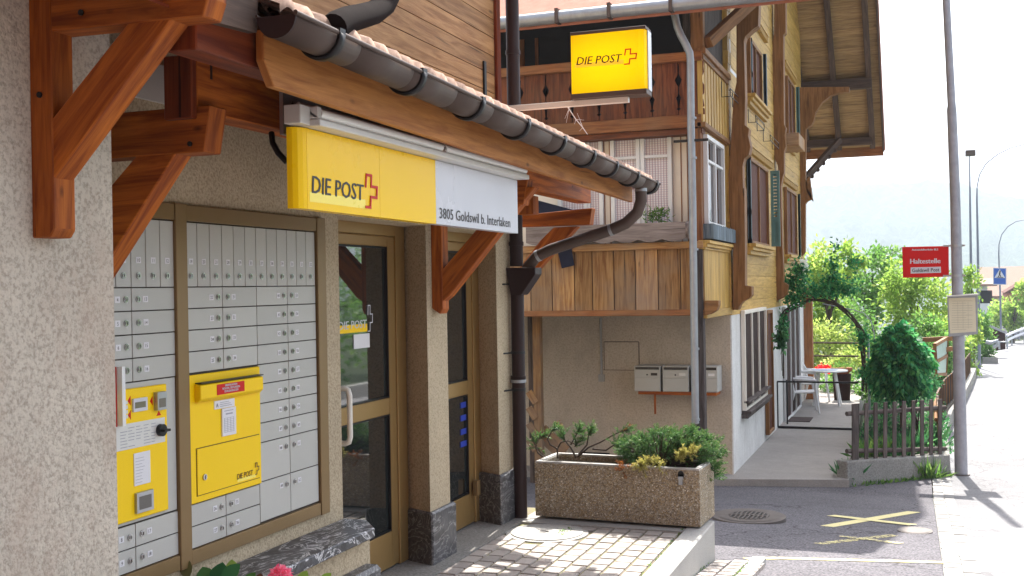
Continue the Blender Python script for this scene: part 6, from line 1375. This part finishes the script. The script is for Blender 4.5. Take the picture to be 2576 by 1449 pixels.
# ================================================================== STREET IN THE DISTANCE
def pole_at(x, y): q = PG(x, y); return q
GP_ = plain('bluish_grey_pole', (.22, .24, .30), .5, .3, var=.1)
q = PG(2444, 930); Yq = q.y; l1 = thing('street_lamp', tuple(q), 'tall slim grey lamp post topped by a flat box head', 'street lamp')
b = B(); sc_ = Yq / 1.05 / F; b.tube([q, PY(2443, 690, Yq), PY(2440.5, 520, Yq), PY(2439, 392, Yq)], [4.2 * sc_, 3.4 * sc_, 2.4 * sc_, 1.2 * sc_], 10); b.build('post', GP_, l1)
c = PY(2441, 385.5, Yq); b = B(); b.box(c.x - 11 * sc_, c.x + 11 * sc_, Yq - .3, Yq + .3, c.z - 6 * sc_, c.z + 6 * sc_, t=.5); b.build('lamp_head', M['gutter'], l1)
q = PG(2464, 927); Yq = q.y; l2 = thing('street_lamp', tuple(q), 'taller grey lamp post with an arm curving out over the road to the right', 'street lamp')
b = B(); b.tube([q, PY(2461, 690, Yq), PY(2457.5, 500, Yq), PY(2458, 470, Yq), PY(2464, 440, Yq), PY(2480, 412, Yq), PY(2510, 388, Yq), PY(2545, 371, Yq), PY(2590, 360, Yq), PY(2640, 358, Yq)], [4 * sc_, 3.3 * sc_, 2.2 * sc_, 1.3 * sc_] + [1.2 * sc_] * 6, 10); b.build('post', GP_, l2)
c = PY(2650, 360, Yq); b = B(); b.box(c.x - .1, c.x + .5, Yq - .12, Yq + .12, c.z - .05, c.z + .08, t=.5); b.build('lamp_head', M['lamp_body'], l2)
q = PG(2519, 880); Yq = q.y; sc2 = Yq / 1.05 / F; l3 = thing('street_lamp', tuple(q), 'far lamp post with curved arm carrying the blue crossing sign', 'street lamp')
b = B(); b.tube([q, PY(2516, 735, Yq), PY(2512.5, 640, Yq), PY(2513, 615, Yq), PY(2520, 590, Yq), PY(2535, 570, Yq), PY(2556, 557, Yq), PY(2585, 551, Yq), PY(2620, 551, Yq)], [2.4 * sc2, 2.2 * sc2, 1.6 * sc2] + [1.1 * sc2] * 6, 8); b.build('post', GP_, l3)
cs_ = thing('crossing_sign', tuple(PY(2515, 715, Yq - .1)), 'square blue pedestrian crossing sign on the far lamp post', 'sign')
Ys = Yq - .12; c = [PY(*p, Ys) for p in ((2498, 716), (2532, 717), (2532, 674), (2498, 673))]; b = B(); b.prism(c, (0, .03, 0), t=.5); b.build('border', M['sign_white'], cs_)
b = B(); b.prism([PY(*p, Ys - .01) for p in ((2500, 714), (2530, 715), (2530, 676), (2500, 675))], (0, .005, 0), t=.5); b.build('blue_panel', M['blue'], cs_)
b = B(); b.prism([PY(*p, Ys - .02) for p in ((2501.5, 699), (2529, 699.5), (2515, 676.5))], (0, .005, 0), t=.5); b.build('white_triangle', M['sign_white'], cs_)
b = B(); F_ = lambda x, y: PY(x, y, Ys - .025); b.beam(F_(2514.5, 690), F_(2515.5, 684.5), .01, .09, side=(0, 1, 0)); b.beam(F_(2514.5, 690), F_(2511.5, 697), .01, .05, side=(0, 1, 0)); b.beam(F_(2514.8, 690), F_(2518, 696.5), .01, .05, side=(0, 1, 0)); b.disc(F_(2515.8, 682.2), .05, (0, -1, 0), .005, 10); b.beam(F_(2507, 697.5), F_(2524, 697.8), .01, .04, side=(0, 1, 0)); b.build('walker_symbol', M['ink'], cs_)
# person
q = PG(2559, 857); s_ = q.y / 1.05 / F; hgt = 57 * s_; pr_ = thing('person', tuple(q), 'person in a straw hat, white shirt and grey trousers walking away along the far pavement', 'person')
def skin(name, pts, edges, rad, mat, parent):
    me = bpy.data.meshes.new(name); me.from_pydata([Vector(p) for p in pts], edges, []); me.update(); o = bpy.data.objects.new(name, me); C.objects.link(o)
    m = o.modifiers.new('skin', 'SKIN'); 
    if not me.skin_vertices: me.skin_vertices.new(name='')
    for i, r_ in enumerate(rad): me.skin_vertices[0].data[i].radius = (r_, r_); me.skin_vertices[0].data[i].use_root = (i == 0)
    sb = o.modifiers.new('sub', 'SUBSURF'); sb.levels = 1; sb.render_levels = 2; me.materials.append(mat); o.parent = parent; o.matrix_parent_inverse = Matrix.Translation(-parent.location); return o
k_ = hgt / 1.75; L_ = lambda x, y, z: (q.x + x * k_, q.y + y * k_, q.z + z * k_)
skin('body', [L_(0, 0, .95), L_(0, 0, 1.15), L_(0, 0, 1.38), L_(0, 0, 1.5), L_(0, .0, 1.62), L_(.19, 0, 1.38), L_(.26, .03, 1.12), L_(.24, .1, .88), L_(-.19, 0, 1.38), L_(-.26, -.03, 1.12), L_(-.25, .02, .86), L_(.1, 0, .88), L_(.11, .08, .48), L_(.11, .0, .06), L_(.11, .12, .03), L_(-.1, 0, .88), L_(-.11, -.02, .48), L_(-.11, -.14, .08), L_(-.11, -.03, .03)],
     [(0, 1), (1, 2), (2, 3), (3, 4), (2, 5), (5, 6), (6, 7), (2, 8), (8, 9), (9, 10), (0, 11), (11, 12), (12, 13), (13, 14), (0, 15), (15, 16), (16, 17), (17, 18)], [r_ * k_ for r_ in (.14, .14, .15, .06, .11, .07, .05, .04, .07, .05, .04, .1, .075, .05, .045, .1, .075, .05, .045)], plain('skin_tone', (.5, .3, .2), .6), pr_)
def ringtube(name, rows, mat, mats=None):
    b = B(); n = 16; vs = []; fs = []
    for (x, y, z, rx, ry) in rows:
        for i in range(n): a = 6.28318 * i / n; vs.append(L_(x + rx * math.cos(a), y + ry * math.sin(a), z))
    for j in range(len(rows) - 1):
        for i in range(n): fs.append((j * n + i, j * n + (i + 1) % n, (j + 1) * n + (i + 1) % n, (j + 1) * n + i))
    b.shared(vs, fs, 0, .5, True); return b.build(name, mat, pr_)
ringtube('shirt', [(0, 0, .82, .21, .16), (0, 0, 1.0, .22, .17), (0, 0, 1.3, .24, .165), (0, 0, 1.42, .22, .14), (0, 0, 1.49, .09, .09)], M['label'])
b = B(); 
for s__ in (1, -1): b.tube([L_(s__ * .19, 0, 1.42), L_(s__ * .27, .03 * s__, 1.15), L_(s__ * .27, .05, .95)], [.085 * k_, .075 * k_, .06 * k_], 10)
b.build('sleeve', M['label'], pr_)
b = B(); b.tube([L_(.1, 0, .92), L_(.11, .08, .48), L_(.11, 0, .07)], [.125 * k_, .1 * k_, .08 * k_], 10); b.tube([L_(-.1, 0, .92), L_(-.11, -.02, .48), L_(-.11, -.13, .1)], [.125 * k_, .1 * k_, .08 * k_], 10); b.build('trousers', plain('grey_trousers', (.28, .28, .33), .8), pr_)
b = B(); b.tube([L_(0, 0, 1.66), L_(0, 0, 1.68)], [.19 * k_, .19 * k_], 18); b.tube([L_(0, 0, 1.68), L_(0, 0, 1.74), L_(0, 0, 1.78)], [.11 * k_, .105 * k_, .06 * k_], 16); b.build('hat', plain('straw', (.6, .48, .3), .7), pr_)
# guard rail, wooden bin, small frame
gr = thing('guard_rail', tuple(PG(2540, 862)), 'pale metal guard rail along the far pavement beside the walking person', 'railing')
pts_ = [PY(2532, 845, 84), PY(2545, 838, 88), PY(2576, 826, 93), PY(2640, 810, 104)]
for dz in (0, -.35):
    b = B(); b.tube([p + ZV * dz for p in pts_], .1, 6); b.build('rail', M['sign_white'], gr)
for p in pts_[:3]: b = B(); b.tube([p, (p.x, p.y, zr(p.y))], .05, 6); b.build('post', M['zinc'], gr)
Yb_ = 62; bn = thing('timber_retaining_fence', tuple(PY(2505, 878, Yb_)), 'dark timber fence panel with a sloping top rail beside the far pavement', 'fence')
b = B(); b.prism([PY(*Z6(*p), Yb_) for p in ((875, 985), (1015, 1045), (1020, 1200), (930, 1215), (880, 1120))], (0, .4, 0), t=.5); b.build('panel', M['shutter_dull'], bn)
b = B(); b.beam(PY(*Z6(865, 975), Yb_), PY(*Z6(1020, 1038), Yb_), .12, .12); b.build('rail', M['zinc'], bn)
b = B(); b.tube([PY(*Z6(960, 1200), Yb_ - 2), PY(*Z6(960, 1130), Yb_ - 2), PY(*Z6(1040, 1130), Yb_ - 2), PY(*Z6(1035, 1200), Yb_ - 2)], .05, 6); b.build('tube_barrier', M['zinc'], label='small bent tube barrier in front of the dark timber fence', cat='barrier')
b = B(); b.tube([PY(*Z6(*p), 54) for p in ((830, 1130), (880, 1140), (940, 1120), (935, 1160), (900, 1180))], .1, 6); b.build('rail_end', M['zinc'], label='curved pale guard rail end near the second lamp post', cat='railing')
b = B(); a_, c_ = PG(2472, 915), PG(2494, 905); b.box(a_.x, c_.x, a_.y, c_.y + 1, -3, a_.z + .28, t=.5); b.build('stone_kerb_block', M['concrete_old'], label='low concrete planter kerb behind the second lamp post', cat='kerb block')
# far houses
def house(lab, Y, wall_x, z_eave_px, ridge_px, name='far_house', dY=10, wallm='label', gable_at=None):
    a_, c_ = PY(wall_x[0], z_eave_px, Y), PY(wall_x[1], z_eave_px, Y); rz_ = PY(wall_x[0], ridge_px, Y + dY / 2).z
    h_ = thing(name, ((a_.x + c_.x) / 2, Y, zfar(Y) - .2), lab, 'house'); x0, x1 = a_.x, c_.x; ze = a_.z
    b = B(); b.box(x0, x1, Y, Y + dY, zfar(Y + 10) - 3, ze, t=.5); b.build('wall', M[wallm], h_)
    b = B()
    for s0, s1 in ((-.8, 1), (1, -.8)): pass
    b.hexa([(x0 - .8, Y - .8, ze - .3), (x1 + .8, Y - .8, ze - .3), (x1 + .8, Y + dY / 2, rz_), (x0 - .8, Y + dY / 2, rz_), (x0 - .8, Y - .8, ze - .1), (x1 + .8, Y - .8, ze - .1), (x1 + .8, Y + dY / 2, rz_ + .2), (x0 - .8, Y + dY / 2, rz_ + .2)])
    b.hexa([(x0 - .8, Y + dY / 2, rz_), (x1 + .8, Y + dY / 2, rz_), (x1 + .8, Y + dY + .8, ze - .3), (x0 - .8, Y + dY + .8, ze - .3), (x0 - .8, Y + dY / 2, rz_ + .2), (x1 + .8, Y + dY / 2, rz_ + .2), (x1 + .8, Y + dY + .8, ze - .1), (x0 - .8, Y + dY + .8, ze - .1)])
    b.build('roof', M['tile'], h_)
    for i in range(3):
        xx = lerp(x0, x1, (i + .5) / 3); b = B(); b.box(xx - .5, xx + .5, Y - .03, Y + .02, ze - 1.9, ze - .7, t=.5); b.build('window', M['shutter_dull'], h_)
    return h_
house('far house with a broad pale tiled roof beyond the crossing sign', 128, (2488, 2640), 742, 676)
house('small white gabled building beside the second lamp post', 112, (2466, 2484), 712, 706, dY=5)
b = B(); P = [PY(*Z6(*p), 118) for p in ((1010, 655), (1165, 562), (1300, 655))]; b.prism(P, (0, 6, 0), t=.5); P2 = [PY(*Z6(*p), 118.2) for p in ((1030, 655), (1290, 655), (1290, 900), (1030, 900))]; b.prism(P2, (0, 5.5, 0), mi=1, t=.5)
b.build('brown_gable_shed', [M['shutter'], M['tile_red']], label='brown gabled shed with reddish wall in front of the far tiled roof', cat='shed')

# opposite side of the street (seen only in the glass)
for i, (x, y, h, m) in enumerate(((11.5, 17, 3.2, 'leaf_mid'), (12.5, 24, 4.6, 'leaf_light'), (13.5, 33, 5.0, 'leaf_mid'), (15, 42, 5.5, 'leaf_mid'))):
    tree('roadside_tree', ('leafy tree across the street from the post office doors', 'pale green tree across the street, second from the post office', 'mid green tree across the street opposite the terrace', 'farthest leafy tree across the street')[i], 'tree', (x, y, zfar(y) - .2), [((x, y, zfar(y) + h * .55), (h * .5, h * .6, h * .5))], 2200, .24, m, .14)
b = B(); b.box(8.9, 9.1, 3, 45, -2.5, -1.0, t=.5); b.build('opposite_wall', M['concrete'], label='low pale wall across the street', cat='wall')
b = B(); p_ = Vector((7.6, 14.5, zr(14.5))); b.tube([p_, p_ + ZV * .9, p_ + ZV * .95], [.1, .09, .03], 12); b.build('bollard', M['concrete'], label='grey stone bollard at the far edge of the road', cat='bollard')

# ================================================================== HILLS + HAZE
T0 = [(1500, 500), (1900, 480), (2020, 478), (2060, 470), (2150, 460), (2201, 462), (2288, 462), (2331, 454), (2383, 458), (2435, 464), (2479, 480), (2531, 494), (2620, 500), (3200, 470)]
fpx = interp(T0); b = B(); vs, fs = [], []; nx, nyy = 120, 22
for i in range(nx + 1):
    x_ = 1500 + 1700 * i / nx; tp = PY(x_, fpx(x_) + 2.5 * math.sin(i * 2.1) + 1.5 * math.sin(i * 5.3), 1700)
    for j in range(nyy + 1):
        t = j / nyy; Y_ = 1700 - 750 * t; z_ = lerp(tp.z, -34, t ** .8) + (0 if j in (0,) else rng.normal() * 7 * (1 - t)) + 12 * math.sin(i * .7 + j * .4) * t * (1 - t) * 2
        p = ray(x_, 700); vs.append((p.x / p.y * Y_, Y_, z_))
for i in range(nx):
    for j in range(nyy): a = i * (nyy + 1) + j; fs.append((a, a + 1, a + nyy + 2, a + nyy + 1))
b.shared(vs, fs, 0, .5, True)
k = NT('forested_slope'); o_ = k.objc(.02); n_ = k.noise(o_, 4, 8, .75); k.base(k.mix((.02, .045, .025), (.10, .14, .08), k.ramp(n_, [(.35, (0, 0, 0)), (.65, (1, 1, 1))]))); k.rough(1); k.bump(n_, .6, 8)
b.build('hills', k.m, origin=False, kind='structure')
b = B(); b.box(-2900, 2900, -380, 3900, -36, 330, t=.5); hz_ = b.build('haze', bpy.data.materials.new('haze'), origin=False, kind='stuff')
hm = hz_.data.materials[0]; hm.use_nodes = True; t_ = hm.node_tree; t_.nodes.remove(t_.nodes['Principled BSDF']); pv = t_.nodes.new('ShaderNodeVolumePrincipled'); pv.inputs['Color'].default_value = (.46, .51, .60, 1); pv.inputs['Density'].default_value = HAZE; pv.inputs['Anisotropy'].default_value = .3
t_.links.new(pv.outputs[0], t_.nodes['Material Output'].inputs['Volume'])
for o in list(C.objects):
    if o.type == 'MESH' and 'label' not in o and o.parent is None and 'kind' not in o: print('UNTAGGED', o.name)
